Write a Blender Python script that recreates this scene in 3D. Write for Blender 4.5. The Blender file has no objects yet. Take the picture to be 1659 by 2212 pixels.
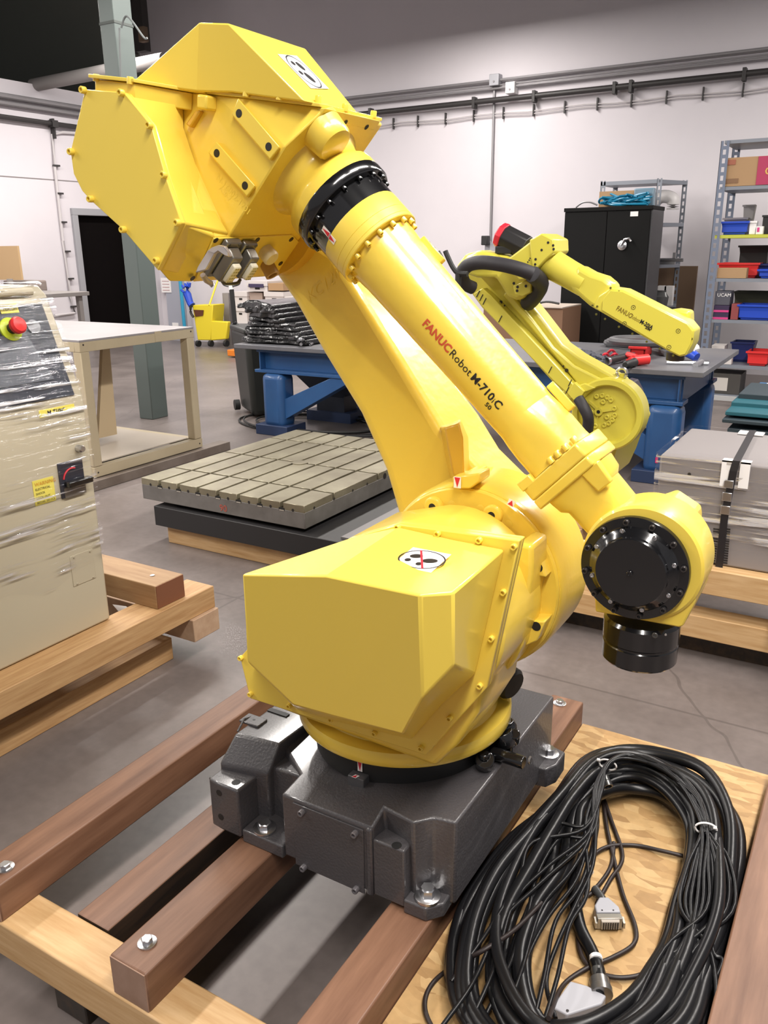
import bpy, math, random
import numpy as np
from mathutils import Vector, Matrix
random.seed(7)
S = bpy.context.scene
COL = S.collection
# ---------------------------------------------------------------- camera
FW, FH, FPX = 1659, 2212, 1794.0
CX, CY = FW/2, FH/2
pitch, roll, az = math.radians(17.65), math.radians(-0.674), math.radians(31.0)
ca, sa = math.cos(az), math.sin(az)
def hv(a, b, z): return np.array([a*ca-b*sa, a*sa+b*ca, z])
FWD = hv(0, math.cos(pitch), -math.sin(pitch)); U0 = hv(0, math.sin(pitch), math.cos(pitch)); X0 = hv(1, 0, 0)
CXV = math.cos(roll)*X0+math.sin(roll)*U0; CUV = -math.sin(roll)*X0+math.cos(roll)*U0
EYE = np.array([0, 0, 1.5])
cam = bpy.data.objects.new('camera', bpy.data.cameras.new('camera')); COL.objects.link(cam); S.camera = cam
cam.data.sensor_fit = 'VERTICAL'; cam.data.sensor_height = 36; cam.data.lens = 36*FPX/FH; cam.data.clip_start = .02
m = Matrix.Identity(4)
for i in range(3):
    m[i][0] = CXV[i]; m[i][1] = CUV[i]; m[i][2] = -FWD[i]; m[i][3] = EYE[i]
cam.matrix_world = m
# ---------------------------------------------------------------- world, lights, exposure
S.view_settings.view_transform = 'Standard'; S.view_settings.look = 'None'; S.view_settings.gamma = 1
S.view_settings.use_curve_mapping = False; S.view_settings.exposure = 0.27
S.cycles.max_bounces = 6; S.cycles.use_denoising = True; S.cycles.caustics_reflective = False; S.cycles.caustics_refractive = False
w = bpy.data.worlds.new('hall_light'); S.world = w; w.use_nodes = True
w.node_tree.nodes['Background'].inputs[0].default_value = (.93, .90, .92, 1); w.node_tree.nodes['Background'].inputs[1].default_value = .28
def strip(x, y, z, lx, ly, power, col=(1, .945, .89), tilt=(0, 0, 0)):
    d = bpy.data.lights.new('strip_lamp', 'AREA'); d.shape = 'RECTANGLE'; d.size = lx; d.size_y = ly; d.energy = power; d.color = col
    o = bpy.data.objects.new('strip_lamp', d); COL.objects.link(o); o.location = (x, y, z); o.rotation_euler = tilt
    return o
for y in (-1.0, 2.2, 5.4, 8.6):
    for x in (-9.0, -4.6, .6):
        strip(x, y, 4.12, .28, 2.4, 132)
strip(.9, .6, 4.1, .20, 2.4, 60)

# ---------------------------------------------------------------- pixel-and-plane to point
def ray(px, py): return (px-CX)/FPX*CXV-(py-CY)/FPX*CUV+FWD
def hit(px, py, n, d):
    n = np.array(n, float); r = ray(px, py); return EYE+r*((d-n@EYE)/(n@r))
def PX(px, py, x): return hit(px, py, (1, 0, 0), x)
def PY(px, py, y): return hit(px, py, (0, 1, 0), y)
def PZ(px, py, z): return hit(px, py, (0, 0, 1), z)
# forearm frame of the big robot
YF = 1.408; WR = np.array([-.309, YF, .983]); AN = math.radians(43.73)
E1 = np.array([math.cos(AN), 0, -math.sin(AN)]); E2 = np.array([math.sin(AN), 0, math.cos(AN)]); EY = np.array([0, 1., 0])
def FR(a, b, c): return WR+a*E1+b*EY+c*E2
J3 = FR(-1.057, 0, -.177); J2 = np.array([-.655, YF, .861])
XA, YA, ZA = (1, 0, 0), (0, 1, 0), (0, 0, 1)

# ---------------------------------------------------------------- materials
MAT = {}
def mat(name, col, rough=.5, metal=0, coat=0, bump=None, var=None, spec=.5, emit=None):
    if name in MAT: return MAT[name]
    m = bpy.data.materials.new(name); m.use_nodes = True; nt = m.node_tree; b = nt.nodes['Principled BSDF']
    b.inputs['Base Color'].default_value = (*col, 1); b.inputs['Roughness'].default_value = rough; b.inputs['Metallic'].default_value = metal
    b.inputs['Coat Weight'].default_value = coat; b.inputs['Coat Roughness'].default_value = .08; b.inputs['Specular IOR Level'].default_value = spec
    N = nt.nodes.new; L = nt.links.new
    tc = N('ShaderNodeTexCoord')
    if bump:
        no = N('ShaderNodeTexNoise'); no.inputs['Scale'].default_value = bump[0]; no.inputs['Detail'].default_value = 2
        bp = N('ShaderNodeBump'); bp.inputs['Strength'].default_value = bump[1]; bp.inputs['Distance'].default_value = bump[2] if len(bump) > 2 else .002
        L(tc.outputs['Object'], no.inputs['Vector']); L(no.outputs['Fac'], bp.inputs['Height']); L(bp.outputs['Normal'], b.inputs['Normal'])
    if var:   # (scale, colour2, stretch xyz, lo, hi)
        mp = N('ShaderNodeMapping'); mp.inputs['Scale'].default_value = var[2]
        no = N('ShaderNodeTexNoise'); no.inputs['Scale'].default_value = var[0]; no.inputs['Detail'].default_value = 5; no.inputs['Roughness'].default_value = .6
        cr = N('ShaderNodeValToRGB'); cr.color_ramp.elements[0].position = var[3]; cr.color_ramp.elements[1].position = var[4]
        cr.color_ramp.elements[0].color = (*col, 1); cr.color_ramp.elements[1].color = (*var[1], 1)
        L(tc.outputs['Object'], mp.inputs['Vector']); L(mp.outputs['Vector'], no.inputs['Vector']); L(no.outputs['Fac'], cr.inputs['Fac']); L(cr.outputs['Color'], b.inputs['Base Color'])
    if emit:
        b.inputs['Emission Color'].default_value = (*col, 1); b.inputs['Emission Strength'].default_value = emit
    MAT[name] = m
    return m
YEL = mat('yellow_robot_paint', (.81, .605, .085), .32, coat=.25, bump=(90, .04))
YELB = mat('yellow_cast_paint', (.81, .59, .075), .29, coat=.35, bump=(45, .22, .003))
YEL2 = mat('lemon_robot_paint', (.68, .60, .075), .33, coat=.3, bump=(90, .03))
BLK = mat('black_gloss_paint', (.006, .006, .007), .16, coat=.6)
BLKM = mat('black_matt', (.012, .012, .012), .55)
BLKP = mat('black_cable_rubber', (.006, .006, .007), .33, spec=.35, bump=(60, .1))
GRYC = mat('grey_cast_paint', (.062, .058, .062), .42, coat=.35, bump=(170, .55, .002))
STEEL = mat('zinc_steel', (.62, .62, .64), .28, metal=1)
CAST = mat('machined_iron', (.20, .175, .12), .36, metal=.6, var=(3.5, (.34, .31, .22), (1, 1, 1), .35, .7))
CASTS = mat('cast_iron_side', (.13, .12, .11), .5, metal=.4, var=(6, (.22, .21, .20), (1, 1, 1), .3, .7))
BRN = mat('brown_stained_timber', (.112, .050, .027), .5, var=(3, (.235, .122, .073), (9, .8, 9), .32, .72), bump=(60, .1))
BRND = mat('black_brown_timber', (.018, .013, .010), .4, var=(5, (.06, .035, .02), (8, 1, 8), .4, .8))
PINE = mat('pine_timber', (.46, .27, .11), .6, var=(5, (.62, .42, .22), (1, 12, 12), .3, .7), bump=(60, .1))
PINEY = mat('pine_timber_along_y', (.40, .22, .09), .6, var=(5, (.58, .37, .18), (14, 1, 14), .3, .7), bump=(60, .1))
ENDG = mat('pale_end_grain', (.52, .36, .24), .7, var=(20, (.42, .27, .17), (1, 1, 1), .3, .7))
ENDB = mat('pinkish_end_grain', (.33, .21, .155), .7, var=(14, (.25, .15, .10), (1, 1, 1), .3, .7))
BEIGE = mat('cream_cabinet_paint', (.47, .42, .31), .38, coat=.2)
CREAM = mat('cream_bench_paint', (.50, .425, .29), .45, var=(3, (.43, .355, .235), (1, 1, 1), .3, .8))
GREYT = mat('pale_grey_top', (.25, .235, .24), .55, var=(2, (.30, .28, .285), (1, 1, 1), .3, .7))
COLG = mat('grey_green_column_paint', (.095, .118, .112), .45)
BLUE = mat('blue_bench_paint', (.018, .070, .20), .38, coat=.2, var=(3, (.026, .10, .26), (1, 1, 1), .3, .8))
BLUED = mat('slate_bench_top', (.095, .10, .12), .38, var=(3, (.15, .145, .15), (1, 1, 1), .3, .7))
CABK = mat('black_cabinet_paint', (.004, .004, .004), .65, spec=.2)
CABG = mat('grey_cabinet_side', (.07, .07, .075), .5)
RACK = mat('grey_slotted_steel', (.24, .26, .30), .45, metal=.3)
RACKB = mat('blue_grey_slotted_steel', (.17, .20, .27), .45, metal=.2)
CARD = mat('brown_cardboard', (.40, .25, .13), .8)
CARDW = mat('white_cardboard', (.62, .58, .56), .7)
WHT = mat('white_print', (.85, .83, .82), .5)
RED = mat('red_plastic', (.70, .03, .03), .4)
REDP = mat('red_print', (.62, .02, .04), .5)
BLUP = mat('blue_plastic', (.02, .07, .50), .35)
BLKI = mat('black_print', (.015, .012, .012), .5)
REDI = mat('dark_red_print', (.55, .08, .03), .5)
GRYP = mat('grey_connector_shell', (.34, .34, .37), .45)
CLIP = mat('grey_lever_metal', (.42, .38, .37), .35, metal=.5)
IVOR = mat('ivory_plastic', (.66, .62, .48), .5)
TEAL = mat('teal_painted_steel', (.015, .10, .13), .45)
WALLM = mat('white_wall_paint', (.585, .555, .59), .75, var=(.6, (.64, .605, .635), (1, 1, 1), .3, .7))
LABY = mat('yellow_label', (.80, .70, .12), .5)
CONN_D = mat('dark_grey_metal', (.10, .10, .10), .35, metal=.6)
BAG = mat('black_bin_bag_plastic', (.010, .010, .011), .22, coat=.4, bump=(14, .8, .02))
MOPY = mat('yellow_bucket_plastic', (.72, .58, .03), .4)
ORG = mat('orange_paint', (.70, .20, .02), .4)
CYAN = mat('cyan_plastic', (.03, .30, .50), .4)
DARKV = mat('dark_void_wall', (.26, .27, .24), .9)
CEILM = mat('dim_ceiling_deck', (.045, .045, .038), .8)
PINKW = mat('pink_box_print', (.62, .05, .22), .5)
def floor_mat():
    m = bpy.data.materials.new('sealed_concrete'); m.use_nodes = True; nt = m.node_tree; b = nt.nodes['Principled BSDF']; N = nt.nodes.new; L = nt.links.new
    tc = N('ShaderNodeTexCoord'); n1 = N('ShaderNodeTexNoise'); n1.inputs['Scale'].default_value = .9; n1.inputs['Detail'].default_value = 8; n1.inputs['Roughness'].default_value = .62
    n2 = N('ShaderNodeTexNoise'); n2.inputs['Scale'].default_value = 30; n2.inputs['Detail'].default_value = 4
    L(tc.outputs['Object'], n1.inputs[0]); L(tc.outputs['Object'], n2.inputs[0])
    cr = N('ShaderNodeValToRGB'); e = cr.color_ramp.elements; e[0].position = .32; e[0].color = (.128, .107, .100, 1); e[1].position = .68; e[1].color = (.238, .202, .190, 1)
    L(n1.outputs['Fac'], cr.inputs[0])
    mx = N('ShaderNodeMixRGB'); mx.blend_type = 'MULTIPLY'; mx.inputs[0].default_value = .35; L(cr.outputs[0], mx.inputs[1]); L(n2.outputs['Fac'], mx.inputs[2])
    # control joints and one crack: thin dark lines
    vo = N('ShaderNodeTexVoronoi'); vo.feature = 'DISTANCE_TO_EDGE'; vo.inputs['Scale'].default_value = .45
    wr = N('ShaderNodeTexNoise'); wr.inputs['Scale'].default_value = 3; L(tc.outputs['Object'], wr.inputs[0])
    ad = N('ShaderNodeMixRGB'); ad.inputs[0].default_value = .12; L(tc.outputs['Object'], ad.inputs[1]); L(wr.outputs['Color'], ad.inputs[2]); L(ad.outputs[0], vo.inputs['Vector'])
    lt = N('ShaderNodeMath'); lt.operation = 'LESS_THAN'; lt.inputs[1].default_value = .0018; L(vo.outputs['Distance'], lt.inputs[0])
    br = N('ShaderNodeTexBrick'); br.offset = 0; br.inputs['Scale'].default_value = 1; br.inputs['Brick Width'].default_value = 3.2; br.inputs['Row Height'].default_value = 3.2; br.inputs['Mortar Size'].default_value = .006
    br.inputs['Color1'].default_value = br.inputs['Color2'].default_value = (0, 0, 0, 1); br.inputs['Mortar'].default_value = (1, 1, 1, 1)
    mp = N('ShaderNodeMapping'); mp.inputs['Location'].default_value = (2.35, .58, 0); L(tc.outputs['Object'], mp.inputs[0]); L(mp.outputs[0], br.inputs['Vector'])
    mm = N('ShaderNodeMath'); mm.operation = 'MAXIMUM'; L(lt.outputs[0], mm.inputs[0]); L(br.outputs['Color'], mm.inputs[1])
    ms = N('ShaderNodeMath'); ms.operation = 'MULTIPLY'; ms.inputs[1].default_value = .5; L(mm.outputs[0], ms.inputs[0])
    m2 = N('ShaderNodeMixRGB'); m2.inputs[2].default_value = (.07, .06, .057, 1); L(ms.outputs[0], m2.inputs[0]); L(mx.outputs[0], m2.inputs[1]); L(m2.outputs[0], b.inputs['Base Color'])
    rr = N('ShaderNodeMapRange'); rr.inputs[3].default_value = .22; rr.inputs[4].default_value = .5; L(n1.outputs['Fac'], rr.inputs[0]); L(rr.outputs[0], b.inputs['Roughness'])
    b.inputs['Specular IOR Level'].default_value = .45
    return m
FLOOR = floor_mat()
def osb_mat():
    m = bpy.data.materials.new('osb_strands'); m.use_nodes = True; nt = m.node_tree; b = nt.nodes['Principled BSDF']; N = nt.nodes.new; L = nt.links.new
    tc = N('ShaderNodeTexCoord'); wn = N('ShaderNodeTexNoise'); wn.inputs['Scale'].default_value = 9; L(tc.outputs['Object'], wn.inputs[0])
    ad = N('ShaderNodeMixRGB'); ad.inputs[0].default_value = .04; L(tc.outputs['Object'], ad.inputs[1]); L(wn.outputs['Color'], ad.inputs[2])
    mp = N('ShaderNodeMapping'); mp.inputs['Scale'].default_value = (20, 60, 1); mp.inputs['Rotation'].default_value = (0, 0, .5); L(ad.outputs[0], mp.inputs[0])
    v = N('ShaderNodeTexVoronoi'); v.inputs['Scale'].default_value = 1; L(mp.outputs[0], v.inputs['Vector'])
    cr = N('ShaderNodeValToRGB'); e = cr.color_ramp.elements; e[0].position = 0; e[0].color = (.33, .19, .072, 1); e[1].position = 1; e[1].color = (.52, .345, .155, 1)
    x = cr.color_ramp.elements.new(.5); x.color = (.44, .27, .11, 1)
    sp = N('ShaderNodeSeparateColor'); L(v.outputs['Color'], sp.inputs[0]); L(sp.outputs[0], cr.inputs[0])
    n3 = N('ShaderNodeTexNoise'); n3.inputs['Scale'].default_value = 60; L(tc.outputs['Object'], n3.inputs[0])
    mx = N('ShaderNodeMixRGB'); mx.blend_type = 'MULTIPLY'; mx.inputs[0].default_value = .25; L(cr.outputs[0], mx.inputs[1]); L(n3.outputs['Fac'], mx.inputs[2]); L(mx.outputs[0], b.inputs['Base Color'])
    bp = N('ShaderNodeBump'); bp.inputs['Strength'].default_value = .3; bp.inputs['Distance'].default_value = .002; L(sp.outputs[1], bp.inputs['Height']); L(bp.outputs[0], b.inputs['Normal'])
    b.inputs['Roughness'].default_value = .6
    return m
OSB = osb_mat()
def wrap_mat(name, axis_scale, rot=(0, 0, 0), op=.16):
    # clear stretch film: thin glossy layer, lengthwise wrinkles, glints painted in as white streaks
    m = bpy.data.materials.new(name); m.use_nodes = True; nt = m.node_tree; N = nt.nodes.new; L = nt.links.new
    for n in list(nt.nodes):
        if n.type != 'OUTPUT_MATERIAL': nt.nodes.remove(n)
    out = nt.nodes[0]; tr = N('ShaderNodeBsdfTransparent'); gl = N('ShaderNodeBsdfGlossy'); gl.inputs['Roughness'].default_value = .13; gl.inputs['Color'].default_value = (.95, .95, 1, 1)
    tc = N('ShaderNodeTexCoord'); mp = N('ShaderNodeMapping'); mp.inputs['Scale'].default_value = axis_scale; mp.inputs['Rotation'].default_value = rot
    no = N('ShaderNodeTexNoise'); no.inputs['Scale'].default_value = 1; no.inputs['Detail'].default_value = 3
    L(tc.outputs['Object'], mp.inputs[0]); L(mp.outputs[0], no.inputs[0])
    bp = N('ShaderNodeBump'); bp.inputs['Strength'].default_value = 1; bp.inputs['Distance'].default_value = .012; L(no.outputs['Fac'], bp.inputs['Height']); L(bp.outputs[0], gl.inputs['Normal'])
    no.inputs['Detail'].default_value = 4
    cr = N('ShaderNodeMapRange'); cr.inputs[1].default_value = .53; cr.inputs[2].default_value = .62; cr.inputs[3].default_value = 0; cr.inputs[4].default_value = .85; L(no.outputs['Fac'], cr.inputs[0])
    pn = N('ShaderNodeTexNoise'); pn.inputs['Scale'].default_value = 5; L(tc.outputs['Object'], pn.inputs[0])
    pr_ = N('ShaderNodeMapRange'); pr_.inputs[1].default_value = .40; pr_.inputs[2].default_value = .54; L(pn.outputs['Fac'], pr_.inputs[0])
    mu = N('ShaderNodeMath'); mu.operation = 'MULTIPLY'; L(cr.outputs[0], mu.inputs[0]); L(pr_.outputs[0], mu.inputs[1])
    ad_ = N('ShaderNodeMath'); ad_.operation = 'ADD'; ad_.inputs[1].default_value = op*.35; L(mu.outputs[0], ad_.inputs[0]); cr = ad_
    df = N('ShaderNodeBsdfDiffuse'); df.inputs['Color'].default_value = (.9, .9, .92, 1); gd = N('ShaderNodeMixShader'); mg = N('ShaderNodeMath'); mg.operation = 'MULTIPLY'; mg.inputs[1].default_value = .55
    L(mu.outputs[0], mg.inputs[0]); L(mg.outputs[0], gd.inputs[0]); L(gl.outputs[0], gd.inputs[1]); L(df.outputs[0], gd.inputs[2])
    mx = N('ShaderNodeMixShader'); L(cr.outputs[0], mx.inputs[0]); L(tr.outputs[0], mx.inputs[1]); L(gd.outputs[0], mx.inputs[2]); L(mx.outputs[0], out.inputs['Surface'])
    return m

# ---------------------------------------------------------------- object helpers
def tag(o, label=None, cat=None, group=None, kind=None):
    if label: o['label'] = label
    if cat: o['category'] = cat
    if group: o['group'] = group
    if kind: o['kind'] = kind
    return o
def thing(name, loc, label, cat, group=None):
    o = bpy.data.objects.new(name, None); COL.objects.link(o); o.location = tuple(float(v) for v in loc); o.empty_display_size = .05
    return tag(o, label, cat, group)
def wloc(o): return Vector(o.location) if (o.type == 'EMPTY') else Vector((0, 0, 0))
def setpar(o, p):
    if p is not None:
        o.parent = p
        if p.type == 'EMPTY': o.matrix_parent_inverse = Matrix.Translation(-Vector(p.location))
        elif p.get('_m'): pass
def mesh(name, V, F, m, parent=None, bevel=0, smooth=35, seg=2, mats=None, midx=None, label=None):
    me = bpy.data.meshes.new(name); me.from_pydata([tuple(map(float, v)) for v in V], [], F)
    import bmesh as bm_
    b = bm_.new(); b.from_mesh(me); bm_.ops.recalc_face_normals(b, faces=b.faces[:]); b.to_mesh(me); b.free()
    for mm in (mats or [m]): me.materials.append(mm)
    if midx:
        for p, k in zip(me.polygons, midx): p.material_index = k
    if smooth:
        me.polygons.foreach_set('use_smooth', [True]*len(me.polygons)); me.set_sharp_from_angle(angle=math.radians(smooth))
    o = bpy.data.objects.new(name, me); COL.objects.link(o); setpar(o, parent)
    if bevel:
        md = o.modifiers.new('edge', 'BEVEL'); md.width = bevel; md.segments = seg; md.limit_method = 'ANGLE'; md.angle_limit = math.radians(25); md.harden_normals = False
    if label: o['label'] = label
    return o
class G:   # geometry accumulator
    def __init__(s): s.V = []; s.F = []
    def add(s, V, F):
        k = len(s.V); s.V += [tuple(map(float, v)) for v in V]; s.F += [tuple(i+k for i in f) for f in F]; return s
    def box(s, a, b):
        x0, y0, z0 = a; x1, y1, z1 = b
        return s.add([(x0, y0, z0), (x1, y0, z0), (x1, y1, z0), (x0, y1, z0), (x0, y0, z1), (x1, y0, z1), (x1, y1, z1), (x0, y1, z1)],
                     [(0, 3, 2, 1), (4, 5, 6, 7), (0, 1, 5, 4), (1, 2, 6, 5), (2, 3, 7, 6), (3, 0, 4, 7)])
    def loft(s, A, B, capA=True, capB=True):
        n = len(A); F = [(i, (i+1) % n, n+(i+1) % n, n+i) for i in range(n)]
        if capA: F.append(tuple(reversed(range(n))))
        if capB: F.append(tuple(range(n, 2*n)))
        return s.add(list(A)+list(B), F)
    def prism(s, A, off): return s.loft(A, [np.array(p)+np.array(off) for p in A])
    def rings(s, R, close=True):   # list of rings with equal counts
        n = len(R[0]); F = []
        for k in range(len(R)-1):
            F += [(k*n+i, k*n+(i+1) % n, (k+1)*n+(i+1) % n, (k+1)*n+i) for i in range(n)]
        if close: F.append(tuple(reversed(range(n)))); F.append(tuple(range((len(R)-1)*n, len(R)*n)))
        return s.add([p for r in R for p in r], F)
    def lathe(s, prof, o, ax, n=32, close=True):
        ax = np.array(ax, float); ax /= np.linalg.norm(ax); h = np.array([0, 0, 1.]) if abs(ax[2]) < .9 else np.array([1., 0, 0])
        u = np.cross(ax, h); u /= np.linalg.norm(u); v = np.cross(ax, u); o = np.array(o, float)
        return s.rings([[o+ax*hh+(u*math.cos(t)+v*math.sin(t))*r for t in [2*math.pi*i/n for i in range(n)]] for r, hh in prof], close)
    def cyl(s, a, b, r, n=16, r2=None):
        a = np.array(a, float); b = np.array(b, float); L = np.linalg.norm(b-a)
        return s.lathe([(r, 0), (r if r2 is None else r2, L)], a, b-a, n)
    def tube(s, pts, r, n=8, closed=False):
        P = [np.array(p, float) for p in pts]; N = len(P); R = []; up = np.array([0, 0, 1.])
        for i in range(N):
            t = (P[(i+1) % N]-P[i-1]) if closed else (P[min(i+1, N-1)]-P[max(i-1, 0)])
            t = t/(np.linalg.norm(t)+1e-9); u = np.cross(t, up)
            if np.linalg.norm(u) < .05: u = np.cross(t, np.array([1., 0, 0]))
            u /= np.linalg.norm(u); v = np.cross(u, t)
            rr = r[i] if hasattr(r, '__len__') else r
            R.append([P[i]+(u*math.cos(a)+v*math.sin(a))*rr for a in [2*math.pi*k/n for k in range(n)]])
        if closed:
            k0 = len(s.V); s.add([p for q in R for p in q], [(k*n+i, k*n+(i+1) % n, ((k+1) % N)*n+(i+1) % n, ((k+1) % N)*n+i) for k in range(N) for i in range(n)])
            return s
        return s.rings(R)
    def make(s, name, m, parent=None, **k): return mesh(name, s.V, s.F, m, parent, **k)
def box(name, a, b, m, parent=None, bevel=0, **k):
    a, b = [min(p, q) for p, q in zip(a, b)], [max(p, q) for p, q in zip(a, b)]
    return G().box(a, b).make(name, m, parent, bevel=bevel, **k)
def spline(pts, n=10, closed=False):
    P = [np.array(p, float) for p in pts]; N = len(P); out = []
    for i in range(N if closed else N-1):
        if closed: a, b, c, d = P[i-1], P[i], P[(i+1) % N], P[(i+2) % N]
        else: a, b, c, d = P[max(i-1, 0)], P[i], P[i+1], P[min(i+2, N-1)]
        for k in range(n):
            t = k/n; out.append(.5*((2*b)+(c-a)*t+(2*a-5*b+4*c-d)*t*t+(3*b-a-3*c+d)*t**3))
    if not closed: out.append(P[-1])
    return out
# socket-head bolts: shared mesh, one object each
_bm = {}
def bolt(pos, axis, r, m, parent, h=None, name='bolt'):
    key = (m.name, h is None, name)
    if key not in _bm:
        g = G()
        if name == 'hex_bolt':
            g.lathe([(1.9, 0), (1.9, .25), (1.85, .27)], (0, 0, 0), ZA, 20); g.lathe([(1.15, .27), (1.15, 1.0), (1.0, 1.12)], (0, 0, 0), ZA, 6)
        elif name == 'hole': g.lathe([(1.25, 0), (1.25, .06), (1.0, .09), (.9, .09)], (0, 0, 0), ZA, 14)
        elif name == 'plug': g.lathe([(1, 0), (1, .4), (.85, .55)], (0, 0, 0), ZA, 14)
        else: g.lathe([(1, 0), (1, 1.05), (.88, 1.2), (.55, 1.2), (.5, .55), (.01, .5)], (0, 0, 0), ZA, 14)
        o = g.make(name, m, None, smooth=40); me = o.data
        bpy.data.objects.remove(o); _bm[key] = me
    o = bpy.data.objects.new(name, _bm[key]); COL.objects.link(o)
    q = Vector((0, 0, 1)).rotation_difference(Vector(tuple(axis))); setpar(o, parent)
    o.matrix_basis = Matrix.LocRotScale(Vector(tuple(map(float, pos))), q, Vector((r, r, r if h is None else h)))
    return o
def text_mesh(s, size, bold=0, space=1.0, shear=0, cuts=False):
    cu = bpy.data.curves.new('t', 'FONT'); cu.body = s; cu.size = size; cu.offset = bold; cu.space_character = space; cu.resolution_u = 2; cu.shear = shear
    o = bpy.data.objects.new('t', cu); COL.objects.link(o); dg = bpy.context.evaluated_depsgraph_get(); dg.update()
    me = bpy.data.meshes.new_from_object(o.evaluated_get(dg))
    if cuts:
        import bmesh as bm_
        b = bm_.new(); b.from_mesh(me); bm_.ops.triangulate(b, faces=b.faces[:])
        for k in range(-3, 12):
            bm_.ops.bisect_plane(b, geom=b.verts[:]+b.edges[:]+b.faces[:], plane_co=(0, size*k/10, 0), plane_no=(0, 1, 0))
        b.to_mesh(me); b.free()
    V = [v.co.copy() for v in me.vertices]; F = [tuple(p.vertices) for p in me.polygons]
    w_ = max([v.x for v in V] or [0]); bpy.data.objects.remove(o); bpy.data.meshes.remove(me)
    return V, F, w_
def text(name, s, org, ux, uy, size, m, parent, bold=0, lift=.0008, space=1.0, width=None, **k):
    V, F, w_ = text_mesh(s, size, bold, space); org = np.array(org, float); ux = np.array(ux, float); ux /= np.linalg.norm(ux); uy = np.array(uy, float); uy /= np.linalg.norm(uy)
    n = np.cross(ux, uy); sc = (width/w_) if width else 1
    o = mesh(name, [org+ux*v.x*sc+uy*v.y+n*lift for v in V], F, m, parent, smooth=0, **k); return o
def quad(name, pts, m, parent, th=.001, **k):
    p = [np.array(q, float) for q in pts]; n = np.cross(p[1]-p[0], p[2]-p[0]); n /= np.linalg.norm(n)
    if n@(EYE-p[0]) < 0: n = -n
    return G().prism(p, n*th).make(name, m, parent, smooth=0, **k)
def beam(name, a, b, m, parent, bevel=.003, **k): return box(name, a, b, m, parent, bevel=bevel, **k)

# ================================================================= SETTING
XW, YW = -11.0, 10.85
def struct(o): o['kind'] = 'structure'; return o
struct(box('floor', (-18, -5, -.1), (8, 18, 0), FLOOR, smooth=0))
struct(box('wall_back', (XW, YW, 0), (8, YW+.2, 7.2), WALLM, smooth=0))
g = G(); d0, d1 = PX(152, 452, XW)[1]+.09, PX(245, 455, XW)[1]-.02     # door opening in the left wall
d1 = d0+.93
g.box((XW-.2, -5, 0), (XW, d0, 3.78)).box((XW-.2, d1, 0), (XW, YW+.2, 3.78)).box((XW-.2, d0, 2.03), (XW, d1, 3.78))
struct(g.make('wall_left', WALLM, smooth=0))
struct(box('trim_1', (XW-.004, -5, PX(0, 381, XW)[2]), (XW+.006, YW, PX(0, 381, XW)[2]+.012), mat('wall_seam', (.22, .2, .2), .8), smooth=0))
struct(box('wall_far_left', (-17.4, -5, 0), (-17.2, YW+.2, 7.2), DARKV, smooth=0))
struct(box('wall_back_left', (-17.2, YW, 0), (XW, YW+.2, 7.2), DARKV, smooth=0))
struct(box('ceiling', (-18, -5, 7.2), (8, 18, 7.3), CEILM, smooth=0))
# door
dr = G(); fm = .1
dr.box((XW-.06, d0-fm, 0), (XW+.05, d0, 2.03)).box((XW-.06, d1, 0), (XW+.05, d1+fm, 2.03)).box((XW-.06, d0-fm, 2.031), (XW+.05, d1+fm, 2.13))
o = struct(dr.make('door_1', mat('grey_door_frame', (.30, .30, .32), .5), bevel=.004))
box('door_leaf', (XW-.09, d0, .01), (XW-.05, d1, 2.03), mat('dark_door_leaf', (.004, .003, .003), .9, spec=.05), o)
q = box('door_latch', (XW-.05, d1-.03, 1.78), (XW+.06, d1+.01, 1.92), mat('yellow_tag', (.75, .6, .2), .5), o)
# column
cx0, cy0 = PZ(298, 905, 0)[0], PZ(330, 907, 0)[1]
cxr = PZ(330, 907, 0)[0]
t = thing('steel_column', (cx0+.1, cy0+.1, 0), 'tall grey-green painted steel column standing behind the cream cart', 'column')
box('shaft', (cx0-.01, cy0, 0), (cxr, cy0+.2, 7.2), COLG, t, bevel=.006)
g = G()
for pts in ([PY(258, 60, cy0-.02), PY(261, 180, cy0-.02), PY(262, 250, cy0-.02)], [PY(262, 60, cy0-.02), PY(275, 35, cy0-.02), PY(310, 80, cy0-.03), PY(318, 82, cy0-.03)]):
    g.tube(spline(pts, 6), .008, 6)
g.make('loose_wire', mat('grey_wire', (.12, .13, .13), .5), t)
g = G(); zb = PY(240, 50, cy0)[2]; g.box((cx0-.014, cy0-.004, zb), (cxr+.004, cy0+.204, zb+.02)); g.make('column_band', mat('column_band_paint', (.06, .07, .065), .6), t)
# dark steel struts beyond the column, fixed to the back wall high up
for i, (xa, xb, yb) in enumerate([(270, 285, 118), (293, 313, 112)]):
    p = PY(xa, yb, 9.6); q = PY(xb, yb, 9.6)
    o = box('roof_strut', (p[0], 9.6, p[2]), (q[0], 9.72, 7.2), mat('dark_primer', (.022, .018, .017), .6))
    tag(o, ['dark steel strut nearest the column, hanging above the partition wall', 'second dark steel strut right of the column, hanging beside the first'][i], 'strut', 'roof struts beside the column')
p = PY(303, 60, 9.55); q = PY(318, 90, 9.55)
tag(box('wood_packer', (p[0], 9.5, q[2]), (q[0], 9.58, p[2]), mat('packer_wood', (.12, .08, .05), .7)), 'small brown wood packer fixed on the dark roof strut', 'packer')
a = PX(80, 178, XW)
tag(G().cyl((XW-.1, a[1], a[2]-.03), (-8.5, a[1], a[2]+.02), .085, 20).make('air_duct', mat('grey_duct', (.22, .205, .20), .6)), 'round pale grey duct running above the left partition wall behind the column', 'duct')
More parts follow.
